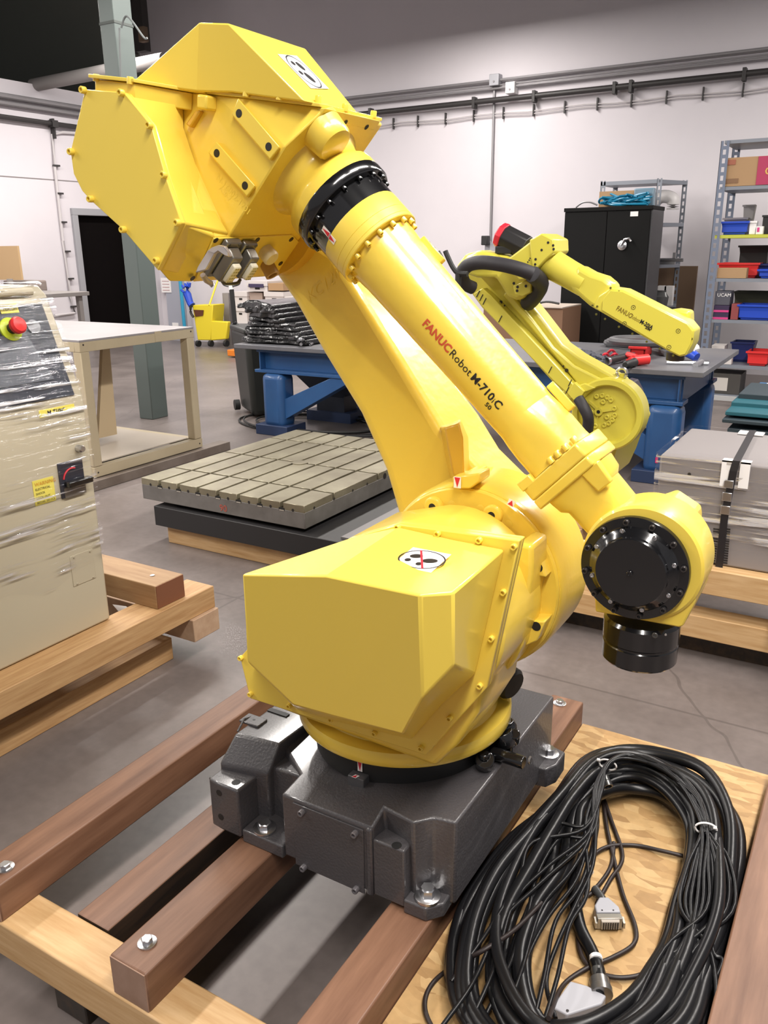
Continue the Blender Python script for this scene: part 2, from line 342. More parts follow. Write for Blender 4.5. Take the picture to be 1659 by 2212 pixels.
# pipes and conduits
PIPE = mat('black_iron_pipe', (.025, .022, .022), .5); COND = mat('grey_conduit', (.26, .25, .26), .45, metal=.4); WCON = mat('painted_conduit', (.52, .49, .50), .6)
def wallpipe(name, z, r, m, wall, lab, cat, off=.06, x0=XW, x1=3.0):
    g = G()
    if wall == 'b': g.cyl((x0, YW-off, z), (x1, YW-off, z), r, 10)
    else: g.cyl((XW+off, -1, z), (XW+off, YW, z), r, 10)
    return tag(g.make(name, m), lab, cat)
zb1, zb2, zb3, zb4 = 3.515, 3.455, 3.385, 3.24
o = wallpipe('conduit', PY(1659, 107, YW)[2], .018, COND, 'b', 'grey conduit, topmost of the pipes along the back wall', 'conduit')
o = wallpipe('conduit', PY(1659, 111.5, YW)[2]-.038, .011, COND, 'b', 'grey conduit just under the topmost one on the back wall, touching its side', 'conduit')
o = wallpipe('conduit', PY(1659, 127, YW)[2], .016, COND, 'b', 'grey conduit just above the black pipe on the back wall', 'conduit')
zp = PY(1659, 154, YW-.1)[2]
g = G().cyl((XW, YW-.1, zp), (3, YW-.1, zp), .034, 12)
o = tag(g.make('black_pipe', PIPE), 'black iron pipe running along the back wall under the conduits', 'pipe')
for px in (1025, 1155, 1363, 1605, 1328, 800): 
    x = PY(px, 190, YW-.1)[0]; G().box((x-.02, YW-.14, zp-.075), (x+.02, YW-.04, zp+.06)).make('pipe_clamp', PIPE, o, bevel=.004)
g = G(); zl = zp-.15
xs = np.linspace(-7.6, 3, 30)
for dz in (0, -.03): g.tube([(x, YW-.03, zl+dz+.012*math.sin(i*1.9)) for i, x in enumerate(xs)], .007, 5)
o = tag(g.make('white_cable_run', WCON), 'thin white cables clipped to the back wall beneath the black pipe', 'cable')
for i, px in enumerate((852, 905, 965, 1026, 1090, 1155, 1222, 1292, 1365, 1440, 1518, 1603)):
    x = PY(px, 225, YW)[0]; G().box((x-.008, YW-.045, zl-.07), (x+.008, YW-.01, zl+.07)).make('clip', PIPE, o)
for (a_, b_, lab) in (((1058, 161), (1078, 184), 'grey junction box on the topmost conduits of the back wall'), ((1093, 178), (1112, 201), 'white junction box on the lower conduit of the back wall')):
    p = PY(*a_, YW-.1); q = PY(*b_, YW-.1); o = tag(box('junction_box', (p[0], YW-.12, q[2]), (q[0], YW, p[2]), mat('grey_box_steel', (.38, .38, .41), .4, metal=.3) if a_[0] == 1058 else WHT, bevel=.006), lab, 'box')
    G().cyl(((p[0]+q[0])/2, YW-.12, (p[2]+q[2])/2-.02), ((p[0]+q[0])/2, YW-.128, (p[2]+q[2])/2-.02), .012, 10).make('knockout', COND, o)
p = PY(1068, 184, YW-.03); q = PY(1061, 520, YW-.03)
o = tag(G().cyl((p[0], YW-.03, p[2]), (p[0], YW-.03, q[2]), .016, 10).make('conduit_drop', COND), 'vertical grey conduit dropping down the back wall from the junction box', 'conduit')
p = PY(1060, 538, YW-.1)
o = tag(box('wall_socket', (p[0]-.09, YW-.1, p[2]-.16), (p[0]+.09, YW, p[2]+.08), mat('grey_box_steel', (.38, .38, .41), .4), bevel=.006), 'grey wall socket with a black plug at the foot of the vertical conduit', 'socket')
box('plug', (p[0]-.1, YW-.2, p[2]+.05), (p[0]-.01, YW-.1, p[2]+.17), BLKM, o, bevel=.01)
for (py, r, m_, lab) in ((205, .035, COND, 'grey pipe, upper of the two along the top of the left partition'), (221, .03, COND, 'grey pipe, lower of the two along the top of the left partition'), (251.5, .034, PIPE, 'black pipe along the left partition wall')):
    z = PX(0, py, XW+.08)[2]; o = tag(G().cyl((XW+.08, -1, z), (XW+.08, YW-.1, z), r, 10).make('black_pipe' if r == .034 else 'grey_pipe', m_), lab, 'pipe')
zb = PX(0, 251.5, XW+.08)[2]; yb = PX(107, 266, XW)[1]
g = G(); g.box((XW+.02, yb-.012, zb-.2), (XW+.10, yb+.012, zb+.07)).box((XW+.03, yb-.05, zb-.05), (XW+.13, yb+.05, zb+.045)).make('pipe_clamp', PIPE, o)
pts = [PX(165, 288, XW+.03), PX(135, 286, XW+.03), PX(113, 291, XW+.03), PX(118, 360, XW+.03), PX(136, 520, XW+.03), PX(152, 640, XW+.03), PX(162, 676, XW+.03), PX(118, 682, XW+.03)]
o = tag(G().tube(pts, .022, 8).make('white_conduit', WCON), 'thin white conduit dropping down the left wall beside the door', 'conduit')
for py in (358, 418, 480, 543, 602, 662):
    p = PX(113+(py-291)*.125, py, XW+.03); G().box(p-np.array([.02, .05, .012]), p+np.array([.03, .05, .012])).make('clip', PIPE, o)

# ---------------------------------------------------------------- far left corner
p = PY(55, 535, 6.5)
x0 = XW+.9
yy = 7.6
a = PY(-20, 532, yy); b = PY(47, 605, yy)
tag(box('cardboard_sheet', (a[0], yy, b[2]), (b[0], yy+.03, a[2]), mat('tan_board', (.46, .31, .16), .7)), 'tan board propped up behind the grey table at far left', 'board')
a = PY(-16, 606, yy); b = PY(52, 640, yy)
tag(box('grey_crate', (-10.9, yy+.12, b[2]+.05), (b[0], yy+.4, a[2]-.003), mat('taupe_fabric', (.22, .18, .16), .8), bevel=.02), 'taupe grey box beneath the tan board at far left', 'box')
a = PY(-60, 634, 7.2); b = PY(125, 639, 7.2)
t = thing('side_table', (b[0], 7.5, 0), 'small grey table against the left wall behind the cabinet console', 'table')
box('table_top', (a[0], 7.0, b[2]-.02), (b[0], 7.7, b[2]+.03), mat('worn_grey_top', (.24, .22, .21), .6), t, bevel=.005)
for yq in (7.05, 7.6): box('leg', (b[0]-.16, yq, 0), (b[0]-.1, yq+.06, b[2]), mat('worn_grey_top', (.2, .2, .2), .6), t)
g = G(); g.tube(spline([PY(2, 640, 7.3), PY(18, 625, 7.3), PY(24, 618, 7.3)], 5), .035, 8)
g.lathe([(.09, 0), (.09, .05), (.04, .07), (.04, .16)], (b[0]-1.05, 7.3, b[2]+.035), ZA, 16)
tag(g.make('bench_vise', mat('worn_grey_top', (.24, .22, .21), .6)), 'small grey clamp standing on the grey side table', 'tool')
g = G(); g.tube(spline([PY(-5, 455, 8.0), PY(3, 460, 8.0), PY(5, 520, 8.0), PY(6, 560, 8.0)], 6), .014, 6); g.tube(spline([PY(-2, 540, 8.0), PY(8, 550, 8.0), PY(6, 565, 8.0), PY(-4, 560, 8.0)], 6), .02, 6)
tag(g.make('hanging_hoist_hook', PIPE), 'black hoist cable with hook hanging at far left', 'hook')
# ---------------------------------------------------------------- cleaning corner
ybk = 10.78
a = PY(372, 578, ybk); 
o = thing('notice_board', (a[0], ybk, 0), 'grey-blue panel with white notices on the back wall right of the column', 'panel')
pa = PY(352, 560, ybk); pb = PY(402, 735, ybk)
box('panel', (pa[0], ybk, 0), (pb[0], ybk+.06, PY(375, 380, ybk)[2]), mat('blue_grey_panel', (.36, .37, .43), .6), o)
for (x0, y0, x1, y1) in ((347, 600, 370, 632), (372, 697, 386, 712)):
    p = PY(x0, y0, ybk-.01); q = PY(x1, y1, ybk-.01); n = box('notice', (p[0], ybk-.012, q[2]), (q[0], ybk-.002, p[2]), WHT, o)
    if y0 == 600:
        for k in range(4): box('print_line', (p[0]+.03, ybk-.016, p[2]-.05-k*.05), (q[0]-.03, ybk-.011, p[2]-.06-k*.05), mat('pinkish_print', (.5, .3, .3), .6), n)
a = PY(381, 600, 10.5); b = PY(394, 705, 10.5)
tag(G().cyl((a[0]+.0, 10.6, 0.02), (a[0]-.02, 10.6, a[2]+.1), .03, 10).make('cyan_pole', CYAN), 'bright cyan pole leaning against the back wall beside the notice panel', 'pole')
t = thing('rubber_glove', PY(407, 655, 10.2), 'blue rubber glove hanging above the mop bucket', 'glove')
g = G(); g.tube([PY(405, 618, 10.2), PY(404, 634, 10.2), PY(411, 655, 10.2), PY(415, 660, 10.2)], [.05, .065, .055, .06], 10)
for (a1, b1) in (((397, 622), (393, 616)), ((402, 620), (399, 612)), ((406, 618), (405, 610)), ((409, 620), (411, 611)), ((398, 632), (391, 626))): g.cyl(PY(*b1, 10.2), PY(*a1, 10.2), .016, 8, .022)
g.make('glove_body', BLUP, t)
g = G(); g.tube(spline([PY(412, 660, 10.15), PY(412, 675, 10.15), PY(418, 685, 10.15)], 5), .02, 6); g.make('hanging_hook', BLKM, t)
t = thing('mop_bucket', PZ(455, 745, 0), 'yellow mop bucket with wringer on black castors by the back wall', 'bucket')
yb = 10.2
def Q(px, py, y=yb): return PY(px, py, y)
f = [Q(415, 659), Q(460, 658), Q(455, 735), Q(427, 735)]; G().loft([p for p in f], [p+np.array([.0, .28, 0]) for p in f]).make('wringer', MOPY, t, bevel=.012)
f = [Q(455, 693), Q(492, 695), Q(488, 733), Q(455, 736)]; G().loft(f, [p+np.array([.0, .08, 0]) for p in f]).make('tub', MOPY, t, bevel=.015)
f = [Q(418, 669, yb-.012), Q(440, 670, yb-.012), Q(438, 682, yb-.012), Q(422, 684, yb-.012)]; quad('stain', f, mat('dark_brown_stain', (.10, .03, .01), .6), t)
for px in (428, 455, 488):
    c = Q(px, 742); G().cyl(c-np.array([.02, .0, 0])+np.array([0, 0, 0]), c+np.array([.03, 0, 0]), .05, 12).make('castor', BLKM, t)
a = Q(452, 660); b = Q(436, 600)
G().cyl(a, (b[0], yb+.4, b[2]), .015, 8).make('mop_handle', MOPY, t)
g = G(); p0 = PZ(505, 773, 0); g.box((p0[0]-.12, p0[1], .02), (p0[0]+.12, p0[1]+.9, .11)).box((p0[0]-.03, p0[1]+.1, .08), (p0[0]+.05, p0[1]+.2, .3))
tag(g.make('pallet_truck', ORG, bevel=.01), 'orange pallet truck foot just showing behind the black bin', 'truck')
# archive boxes
def archive(px0, py0, px1, py1, y, lab, m_=CARDW, lid=True, group='white archive boxes'):
    p = PY(px0, py0, y); q = PY(px1, py1, y); t = thing('archive_box', ((p[0]+q[0])/2, y, q[2]), lab, 'box', group)
    box('carton', (p[0], y, q[2]), (q[0], y+.38, p[2]-.06 if lid else p[2]), m_, t)
    if lid: box('lid', (p[0]-.012, y-.012, p[2]-.07), (q[0]+.012, y+.39, p[2]), m_, t)
    if lid: box('hand_hole', (p[0]*.62+q[0]*.38, y-.003, p[2]-.125), (p[0]*.38+q[0]*.62, y+.004, p[2]-.095), BLKI, t)
    return t
archive(505, 630, 535, 662, 10.4, 'white archive box, upper left of the stack behind the bin bags')
archive(505, 662, 535, 700, 10.4, 'white archive box at lower left, under the upper left one')
archive(572, 630, 613, 664, 10.4, 'white archive box with a dark hand hole, upper middle of the stack')
archive(572, 664, 613, 700, 10.4, 'white archive box in the middle, under the one with a hand hole')
archive(538, 632, 570, 700, 10.45, 'plain brown-grey carton between the white archive boxes', mat('greyish_cardboard', (.40, .31, .26), .8), False)
archive(615, 640, 650, 700, 10.42, 'white archive box at right, beside the yellow robot arm')
ab = archive(534, 607, 578, 630, 10.4, 'white carton with a dark printed band on top of the stack')
p = PY(536, 613, 10.37); q = PY(568, 621, 10.37); box('dark_band', (p[0], 10.375, q[2]), (q[0], 10.39, p[2]), mat('violet_print', (.05, .04, .09), .5), ab)
archive(579, 612, 612, 628, 10.4, 'small brown carton on top of the stack at right', CARD, False)
a = PY(480, 633, 10.6); b = PY(497, 692, 10.6)
tag(box('grey_post', (a[0], 10.6, b[2]-.5), (b[0], 10.7, a[2]), mat('grey_taupe', (.27, .25, .25), .6)), 'grey metal frame panel left of the archive boxes', 'panel')
a = PY(478, 630, 10.3); b = PY(660, 712, 10.3)
t = thing('archive_shelf', (a[0], 10.3, 0), 'low grey table carrying the archive boxes', 'table')
zt = PY(560, 700, 10.4)[2]; a[0] = PY(503, 700, 10.3)[0]; box('table_top', (a[0], 10.3, zt-.05), (b[0], 10.82, zt), GREYT, t)
for x in (a[0]+.05, b[0]-.1): box('leg', (x, 10.35, 0), (x+.06, 10.41, zt-.05), RACK, t)
# black bin with wheels
t = thing('wheeled_bin', (PY(545, 890, 5.9)[0], 6.2, 0), 'tall dark plastic wheeled bin behind the left end of the blue bench', 'bin')
BINM = mat('dark_bin_plastic', (.020, .022, .020), .45)
BC = np.array([-5.055, 6.19]); bc = [np.array(p)-BC for p in ((-4.95, 5.90), (-5.36, 6.21), (-5.16, 6.48), (-4.75, 6.17))]; ztb = .80
A = [(*(BC+p), .02) for p in bc]; B = [(*(BC+np.array([-.02, 0])+p*1.16), ztb) for p in bc]; B2 = [(*(BC+np.array([-.02, 0])+p*1.19), ztb-.03) for p in bc]; B3 = [(*(BC+np.array([-.02, 0])+p*1.19), ztb+.02) for p in bc]
xa, xa2 = -5.33, -5.45
G().loft(A, B).make('bin_body', BINM, t, bevel=.05, seg=3)
G().loft(B2, B3).make('bin_rim', BINM, t, bevel=.015)
G().cyl((-5.30, 6.13, .07), (-5.33, 6.09, .07), .05, 14).make('wheel', BLKM, t)
G().tube(spline([PY(499, 706, 6.2), PY(508, 698, 6.2), PY(515, 706, 6.2)], 6), .015, 6).make('bin_handle', BLK, t)
t = thing('hose_handle', PY(505, 705, 6.9), 'black and white push handle standing up behind the bin', 'handle')
G().cyl(np.array([PY(508, 705, 6.9)[0]+.05, 6.9, 0]), PY(508, 705, 6.9), .022, 10).cyl(PY(508, 705, 6.9), PY(500, 625, 6.9), .026, 10).make('grip_tube', BLKM, t)
G().cyl(PY(500, 626, 6.9), PY(498, 606, 6.9), .026, 10).make('white_tube', WHT, t)
G().tube(spline([PY(478, 603, 6.9), PY(484, 615, 6.9), PY(500, 618, 6.9), PY(515, 614, 6.9), PY(518, 606, 6.9)], 6), .012, 6).make('loop', CONN_D, t)

# ================================================================= BLUE BENCH
YB = 5.44; ZT = .745
xL, xR = -4.71, -.945; yf, ybk2 = 5.42, 6.76
t = thing('steel_workbench', (-2.8, 6.0, 0), 'heavy blue steel workbench with a slate top behind the yellow arms', 'workbench')
box('bench_top', (xL, yf, ZT-.035), (xR, ybk2, ZT), BLUED, t, bevel=.004)
def ibeam(y):
    g = G(); g.box((xL+.2, y, ZT-.06), (-1.06, y+.16, ZT-.037)).box((xL+.2, y+.07, .54), (-1.08, y+.09, ZT-.06)).box((xL+.17, y, .515), (-1.06, y+.16, .54))
    for x in (xL+.22, -1.10): g.box((x, y+.005, .53), (x+.012, y+.155, ZT-.05))
    return g.make('edge_beam', BLUE, t, bevel=.003)
ibeam(YB+.03); ibeam(6.5)
box('end_beam', (xL+.24, 5.62, .54), (xL+.27, 6.5, ZT-.06), BLUE, t); box('end_beam', (-1.14, 5.62, .52), (-1.09, 6.5, ZT-.06), BLUE, t)
for (x, y) in ((-4.35, 5.53), (-1.17, 5.53), (-4.35, 6.55), (-1.17, 6.55)):
    g = G(); g.box((x-.11, y-.09, .06), (x+.11, y+.10, .515)); g.make('leg', BLUE, t, bevel=.05, seg=3)
    box('foot_plate', (x-.165, y-.12, 0), (x+.165, y+.15, .085), mat('dark_blue_steel', (.018, .035, .09), .5), t, bevel=.004)
for (xa, xb, y) in ((-4.26, -3.55, 5.55), (-1.26, -1.98, 5.55), (-4.26, -3.55, 6.57), (-1.26, -1.98, 6.57)):
    s = np.sign(xb-xa); A = [(xa, y-.07, .13), (xa, y-.07, .30), (xb-s*.22, y-.07, .515), (xb, y-.07, .515)]
    G().prism(A, (0, .14, 0)).make('brace', BLUE, t, bevel=.003)
g = G(); c = PZ(728, 905, 0); g.loft([(c[0]-.42, c[1]-.2, .50), (c[0]+.42, c[1]-.2, .50), (c[0]+.42, c[1]+.2, .50), (c[0]-.42, c[1]+.2, .50)], [(c[0]-.14, c[1]-.1, .22), (c[0]+.14, c[1]-.1, .22), (c[0]+.14, c[1]+.1, .22), (c[0]-.14, c[1]+.1, .22)])
g.box((c[0]-.15, c[1]-.1, .06), (c[0]+.15, c[1]+.1, .23)); g.make('centre_support', mat('black_blue_steel', (.012, .018, .035), .5), t)
box('centre_foot', (c[0]-.24, c[1]-.14, 0), (c[0]+.24, c[1]+.14, .09), mat('dark_blue_steel', (.018, .035, .09), .5), t)
box('chalk_mark', PY(1416, 988, 5.432), PY(1421, 1000, 5.44), mat('pink_chalk', (.6, .02, .15), .6), t)
g = G()
for k, (rx, ry) in enumerate(((.75, .40), (.62, .33), (.8, .45), (.55, .36))):
    g.tube([(c[0]-.05+.06*k+rx*math.cos(a_), c[1]-.35+ry*math.sin(a_), .012+.01*k) for a_ in np.linspace(0, 6.28, 40)], .009, 6)
tag(g.make('floor_cable', BLKM), 'loose black cable coiled on the floor under the blue bench', 'cable')
# bin bags on the bench: stack of folded sheets
t = thing('bin_bag_stack', PY(590, 735, 5.6), 'stack of folded black plastic bin bags on the left end of the blue bench', 'bags')
g = G(); rnd = random.Random(3)
p0 = PY(518, 738, 5.55); p1 = PY(664, 738, 5.55); n = 9; H0 = ZT
for k in range(n):
    z0 = H0+.004+k*.034; z1 = z0+.036; sh = .03*math.sin(k*1.3); xa = p0[0]+.04+sh+(.02*k if k < 5 else -.03*(k-5)+.08); xb = p1[0]-.01-.022*k*(1 if k < 5 else 1.9)+.01*rnd.random()
    N_ = 7
    ring0 = [(xa+(xb-xa)*i/N_+.01*rnd.random(), 5.5+.04*rnd.random(), z0+.012*rnd.random()) for i in range(N_+1)]+[(xb-(xb-xa)*i/N_, 6.15, z0) for i in range(N_+1)]
    ring1 = [(x+.01*rnd.random(), y+.01, z1+(.03*math.sin(3*(x-xa)/(xb-xa)) if k > 5 else 0)+.012*rnd.random()) for x, y, z in ring0]
    G().loft(ring0, ring1).make('folded_bag', BAG, t, bevel=.01, smooth=60)
# jumble of tools -- each its own thing
def onb(px, py, z=ZT): return PZ(px, py, z)
def tool(name, lab, cat='tool'): 
    return thing(name, (0, 0, ZT), lab, cat)
a = onb(645, 738); t = thing('shackle_set', a, 'steel clamp with a rod lying on the bench next to the big robot arm', 'tool')
G().tube(spline([onb(642, 740, ZT+.02), onb(648, 733, ZT+.07), onb(656, 736, ZT+.04), onb(650, 744, ZT+.02)], 6), .013, 8).make('clamp', STEEL, t)
G().tube([onb(655, 742, ZT+.015), onb(670, 744, ZT+.015), onb(682, 738, ZT+.015)], .010, 8).make('rod', STEEL, t)
rnd = random.Random(5)
t = thing('cable_pile', onb(1250, 768), 'tangled pile of dark grey cables on the slate bench top', 'cables')
for k in range(12):
    pts = []
    for j in range(8):
        px = 1222+ (1300-1222)*((j/7+rnd.uniform(-.12, .12))) ; py = 757+ (px-1222)*.20+rnd.uniform(-7, 9)
        pts.append(onb(px, py, ZT+.012+rnd.uniform(0, .06)))
    G().tube(spline(pts, 5), .009+.004*rnd.random(), 6).make('cable', mat('slate_cable', (.055, .06, .08), .5), t)
for k, (px, py) in enumerate(((1296, 772), (1305, 768), (1318, 760), (1325, 768))): 
    G().tube(spline([onb(px-6, py+3, ZT+.02), onb(px+3, py-4, ZT+.05), onb(px+10, py+1, ZT+.02)], 5), .009, 6).make('red_lead', REDP, t, label='red test lead')
G().cyl(onb(1232, 755, ZT+.03), onb(1252, 758, ZT+.03), .022, 10).make('light_plug', mat('pale_plug', (.5, .5, .5), .5), t)
t = thing('rubber_hose', onb(1370, 740), 'coil of thick dark grey hose lying behind the red bin on the bench', 'hose')
for k in range(3):
    c_ = onb(1378, 742, ZT+.03+.035*k); G().tube([(c_[0]+(.24-.03*k)*math.cos(a_), c_[1]+(.15)*math.sin(a_), ZT+.03+.045*k) for a_ in np.linspace(0, 6.28, 30)], .024, 8).make('hose_loop', mat('grey_hose', (.10, .10, .105), .5), t)
G().tube([onb(1400, 752, ZT+.03), onb(1440, 764, ZT+.02)], .022, 8).make('hose_end', mat('grey_hose', (.10, .10, .105), .5), t)
a, b = onb(1360, 771), onb(1396, 771)
t = thing('red_parts_bin', a, 'open red plastic parts bin standing on the bench', 'bin')
w_ = b[0]-a[0]; x0, y0 = a[0], a[1]; hh = .11
g = G(); g.box((x0, y0, ZT), (x0+w_, y0+.2, ZT+.012)).box((x0, y0+.188, ZT), (x0+w_, y0+.2, ZT+hh+.02)).box((x0, y0, ZT), (x0+.012, y0+.2, ZT+hh)).box((x0+w_-.012, y0, ZT), (x0+w_, y0+.2, ZT+hh)).box((x0, y0, ZT), (x0+w_, y0+.012, ZT+hh*.6)).box((x0-.012, y0-.012, ZT+hh*.6-.01), (x0+w_+.012, y0+.012, ZT+hh*.6+.01))
g.make('bin_shell', RED, t, bevel=.004)
t = tool('torch', 'black cylindrical torch lying by the cable pile on the bench')
G().cyl(onb(1309, 781, ZT+.03), onb(1358, 770, ZT+.03), .026, 12).make('barrel', BLKM, t); G().lathe([(.028, 0), (.028, .03), (.018, .03)], onb(1309, 781, ZT+.03), onb(1358, 770)-onb(1309, 781), 14).make('chrome_end', STEEL, t)
t = tool('ratchet_wrench', 'chrome ratchet wrench in front of the red bin on the bench')
G().cyl(onb(1325, 781, ZT+.02), onb(1350, 776, ZT+.02), .016, 10).cyl(onb(1350, 776, ZT+.02), onb(1364, 772, ZT+.02), .012, 8).lathe([(.03, 0), (.03, .03)], onb(1362, 771, ZT+.01), ZA, 12).make('wrench', STEEL, t)
t = tool('screwdriver', 'black-handled tool at the front edge of the bench beside the red-handled one')
G().lathe([(.018, 0), (.028, .03), (.024, .12), (.03, .16), (.012, .18), (.01, .3)], onb(1350, 789, ZT+.03), onb(1385, 778)-onb(1350, 789), 12).make('handle', BLKM, t)
t = tool('rivet_gun', 'red plastic grip tool on the bench in front of the red bin')
G().cyl(onb(1368, 779, ZT+.035), onb(1400, 776, ZT+.04), .034, 12).cyl(onb(1375, 772, ZT+.04), onb(1355, 766, ZT+.05), .02, 10).cyl(onb(1360, 783, ZT+.03), onb(1378, 778, ZT+.03), .03, 10).make('grip', RED, t)
t = tool('blue_grip_tool', 'blue plastic handle lying by the wrist of the small robot on the bench')
G().cyl(onb(1487, 760, ZT+.06), onb(1505, 772, ZT+.03), .038, 12, .03).make('handle', BLUP, t); G().cyl(onb(1492, 755, ZT+.08), onb(1502, 752, ZT+.08), .03, 10).make('white_end', WHT, t)
t = tool('open_spanner', 'long steel wrench lying at the right end of the bench')
p, q = onb(1440, 783, ZT+.012), onb(1530, 785, ZT+.012); G().cyl(p, q, .016, 8).lathe([(.04, 0), (.04, .02)], onb(1508, 786, ZT+.004), ZA, 10).cyl(onb(1502, 789, ZT+.01), onb(1516, 782, ZT+.02), .02, 8).make('spanner', STEEL, t)

# ================================================================= CABINET, RACKS
yc = 9.3; a = PY(1220, 451, yc); b = PY(1411, 443, yc)
t = thing('black_cabinet', (a[0], yc, 0), 'tall black steel two-door storage cabinet against the back wall', 'cabinet')
box('body', (a[0], yc+.02, 0), (b[0], yc+.5, a[2]), CABG, t, bevel=.004)
mx_ = (a[0]+b[0])/2
for (x0, x1) in ((a[0]+.005, mx_-.004), (mx_+.004, b[0]-.02)): box('door', (x0, yc, .06), (x1, yc+.02, a[2]-.04), CABK, t, bevel=.003)
G().box((a[0]-.005, yc-.01, a[2]-.035), (b[0]+.005, yc+.5, a[2]+.005)).make('top_rim', CABK, t, bevel=.004)
p = PY(1343, 530, yc-.03); g = G(); g.lathe([(.05, 0), (.05, .02), (.025, .03), (.025, .05)], (p[0], yc, p[2]), (0, -1, 0), 16); g.tube([(p[0], yc-.05, p[2]), (p[0]+.03, yc-.05, p[2]+.06), (p[0]+.08, yc-.05, p[2]+.07), (p[0]+.10, yc-.05, p[2]+.04)], .014, 8)
g.make('handle', STEEL, t, label='chrome swing handle')
p, q = PY(1362, 457, yc-.004), PY(1378, 467, yc-.004); box('torn_label', (p[0], yc-.004, q[2]), (q[0], yc, p[2]), WHT, t)
cabx = b[0]; cabz = a[2]
def upright(g, x, y, z0, z1, w=.045):
    # slotted angle: two thin flanges with punched slots
    n = int((z1-z0)/.075); s = (z1-z0)/n
    for k in range(n):
        zz = z0+k*s
        g.box((x, y, zz), (x+w, y+.004, zz+s*.42)); g.box((x, y, zz+s*.42), (x+w*.32, y+.004, zz+s)); g.box((x+w*.68, y, zz+s*.42), (x+w, y+.004, zz+s))
        g.box((x, y, zz), (x+.004, y+w, zz+s*.42)); g.box((x, y, zz+s*.42), (x+.004, y+w*.3, zz+s)); g.box((x, y+w*.7, zz+s*.42), (x+.004, y+w, zz+s))
# rack behind the cabinet
yr = 9.95; x0 = PY(1298, 392, yr)[0]; x1 = PY(1420, 385, yr)[0]; zt = PY(1420, 385, yr)[2]; xr = PY(1474, 400, yr+.5)[0]
x1 = max(x1, x0+.6)
t = thing('slotted_shelf_unit', (x0, yr, 0), 'grey slotted-steel shelf unit standing behind the black cabinet', 'shelf')
for (x, y) in ((x0, yr), (x1, yr), (xr, yr+.5), (x0, yr+.5)):
    g = G(); upright(g, x, y, 0, zt, .055); g.make('upright', RACK, t)
A = [(x0, yr, zt-.05), (x1, yr, zt-.05), (xr+.055, yr+.5, zt-.05), (x0, yr+.5, zt-.05)]
for dz in (0, -.45-.0, -.9, -1.35): 
    G().prism([(p[0], p[1], p[2]+dz) for p in A], (0, 0, .04)).make('shelf_board', RACK, t)
# things on the cabinet and rack
zs = cabz
t2 = thing('cyan_cable_heap', PY(1340, 443, yc+.2), 'heap of bright blue cables lying on top of the black cabinet', 'cables')
rnd = random.Random(9)
for k in range(14):
    pts = []
    for j in range(9):
        pts.append(PY(1296+rnd.uniform(0, 108), 443-rnd.uniform(2, 27)*math.sin(math.pi*(j+.8)/9.6), yc+rnd.uniform(.1, .4)))
    pts = [np.array([p[0], p[1], max(p[2], zs+.02)]) for p in pts]
    G().tube(spline(pts, 5), .011, 6).make('cable', mat('cyan_cable', (.01, .19, .33), .4), t2)
G().tube(spline([PY(1290, 443, yc+.1), PY(1275, 437, yc+.1), PY(1258, 438, yc+.1), PY(1244, 448, yc+.1)], 6), .01, 6).make('grey_lead', COND, t2)
pt_ = PY(1350, 425, yc+.38); tag(box('brown_carton', (pt_[0]-.28, yc+.36, zs+.003), (pt_[0]+.2, yc+.48, PY(1350, 412, yc+.38)[2]), CARD), 'brown carton behind the blue cables on top of the black cabinet', 'box')
p = PY(1382, 418, yc+.3); tag(G().box((p[0]-.05, yc+.25, zs+.01), (p[0]+.16, yc+.35, p[2]+.05)).make('clear_tub', mat('blue_grey_tub', (.16, .25, .32), .3), bevel=.01), 'translucent blue-grey tub behind the cable heap on the black cabinet', 'tub')
xs = cabx+.12
for k, (py, lab, m_, w_, h_) in enumerate(((432, 'white plastic pipe elbow on the top shelf of the unit right of the cabinet', mat('white_plastic', (.62, .6, .6), .4), .25, .3), (545, 'small chrome bracket on the middle shelf right of the cabinet', STEEL, .2, .06), (600, 'clear jar on the lower shelf right of the cabinet', mat('smoky_plastic', (.12, .12, .12), .2), .2, .16))):
    lev = zt-.05+.04-(.45*(k+1)); p = PY(1440, py, yr+.1)+np.array([-.03, 0, 0])
    if k == 0: g = G(); g.tube(spline([(p[0]-.14, yr+.25, lev+.002), (p[0]-.14, yr+.25, lev+.2), (p[0]-.06, yr+.25, lev+.28), (p[0]+.06, yr+.25, lev+.25), (p[0]+.07, yr+.25, lev+.14)], 6), .07, 12)
    elif k == 1: g = G(); g.box((p[0]-.1, yr+.1, lev), (p[0]+.1, yr+.16, lev+.03)).cyl((p[0]-.2, yr+.1, lev+.05), (p[0]+.22, yr+.1, lev+.05), .02, 8).box((p[0]+.1, yr+.1, lev), (p[0]+.13, yr+.14, lev+.13))
    else: g = G(); g.lathe([(.09, 0), (.10, .1), (.07, .15), (.075, .17)], (p[0], yr+.1, lev), ZA, 16)
    tag(g.make(['pipe_elbow', 'steel_bracket', 'jar'][k], m_), lab, ['elbow', 'bracket', 'jar'][k])
for k in range(2):
    p = PY(1430+14*k, 640, yr+.08); zz = zt-.05+.04-1.35; tag(box('white_socket_box', (p[0]-.05, yr+.05, zz), (p[0]+.05, yr+.13, zz+.22), WHT, bevel=.005), ['white outlet box, left of the pair low on the shelf beside the cabinet', 'white outlet box, right of the pair low on the shelf beside the cabinet'][k], 'box', 'white outlet boxes')
a = PY(1440, 575, 10.55); b = PY(1489, 700, 10.55)
tag(box('leaning_panel', (a[0]-.1, 10.6, 0), (b[0]+.02, 10.64, a[2]), mat('brown_hardboard', (.16, .10, .06), .7)), 'brown hardboard panel leaning on the back wall beyond the shelf unit', 'board')
a = PY(1100, 663, 8.6); b = PY(1212, 745, 8.6)
t = thing('cardboard_carton', (a[0], 8.6, 0), 'large brown cardboard carton behind the bench left of the black cabinet', 'box')
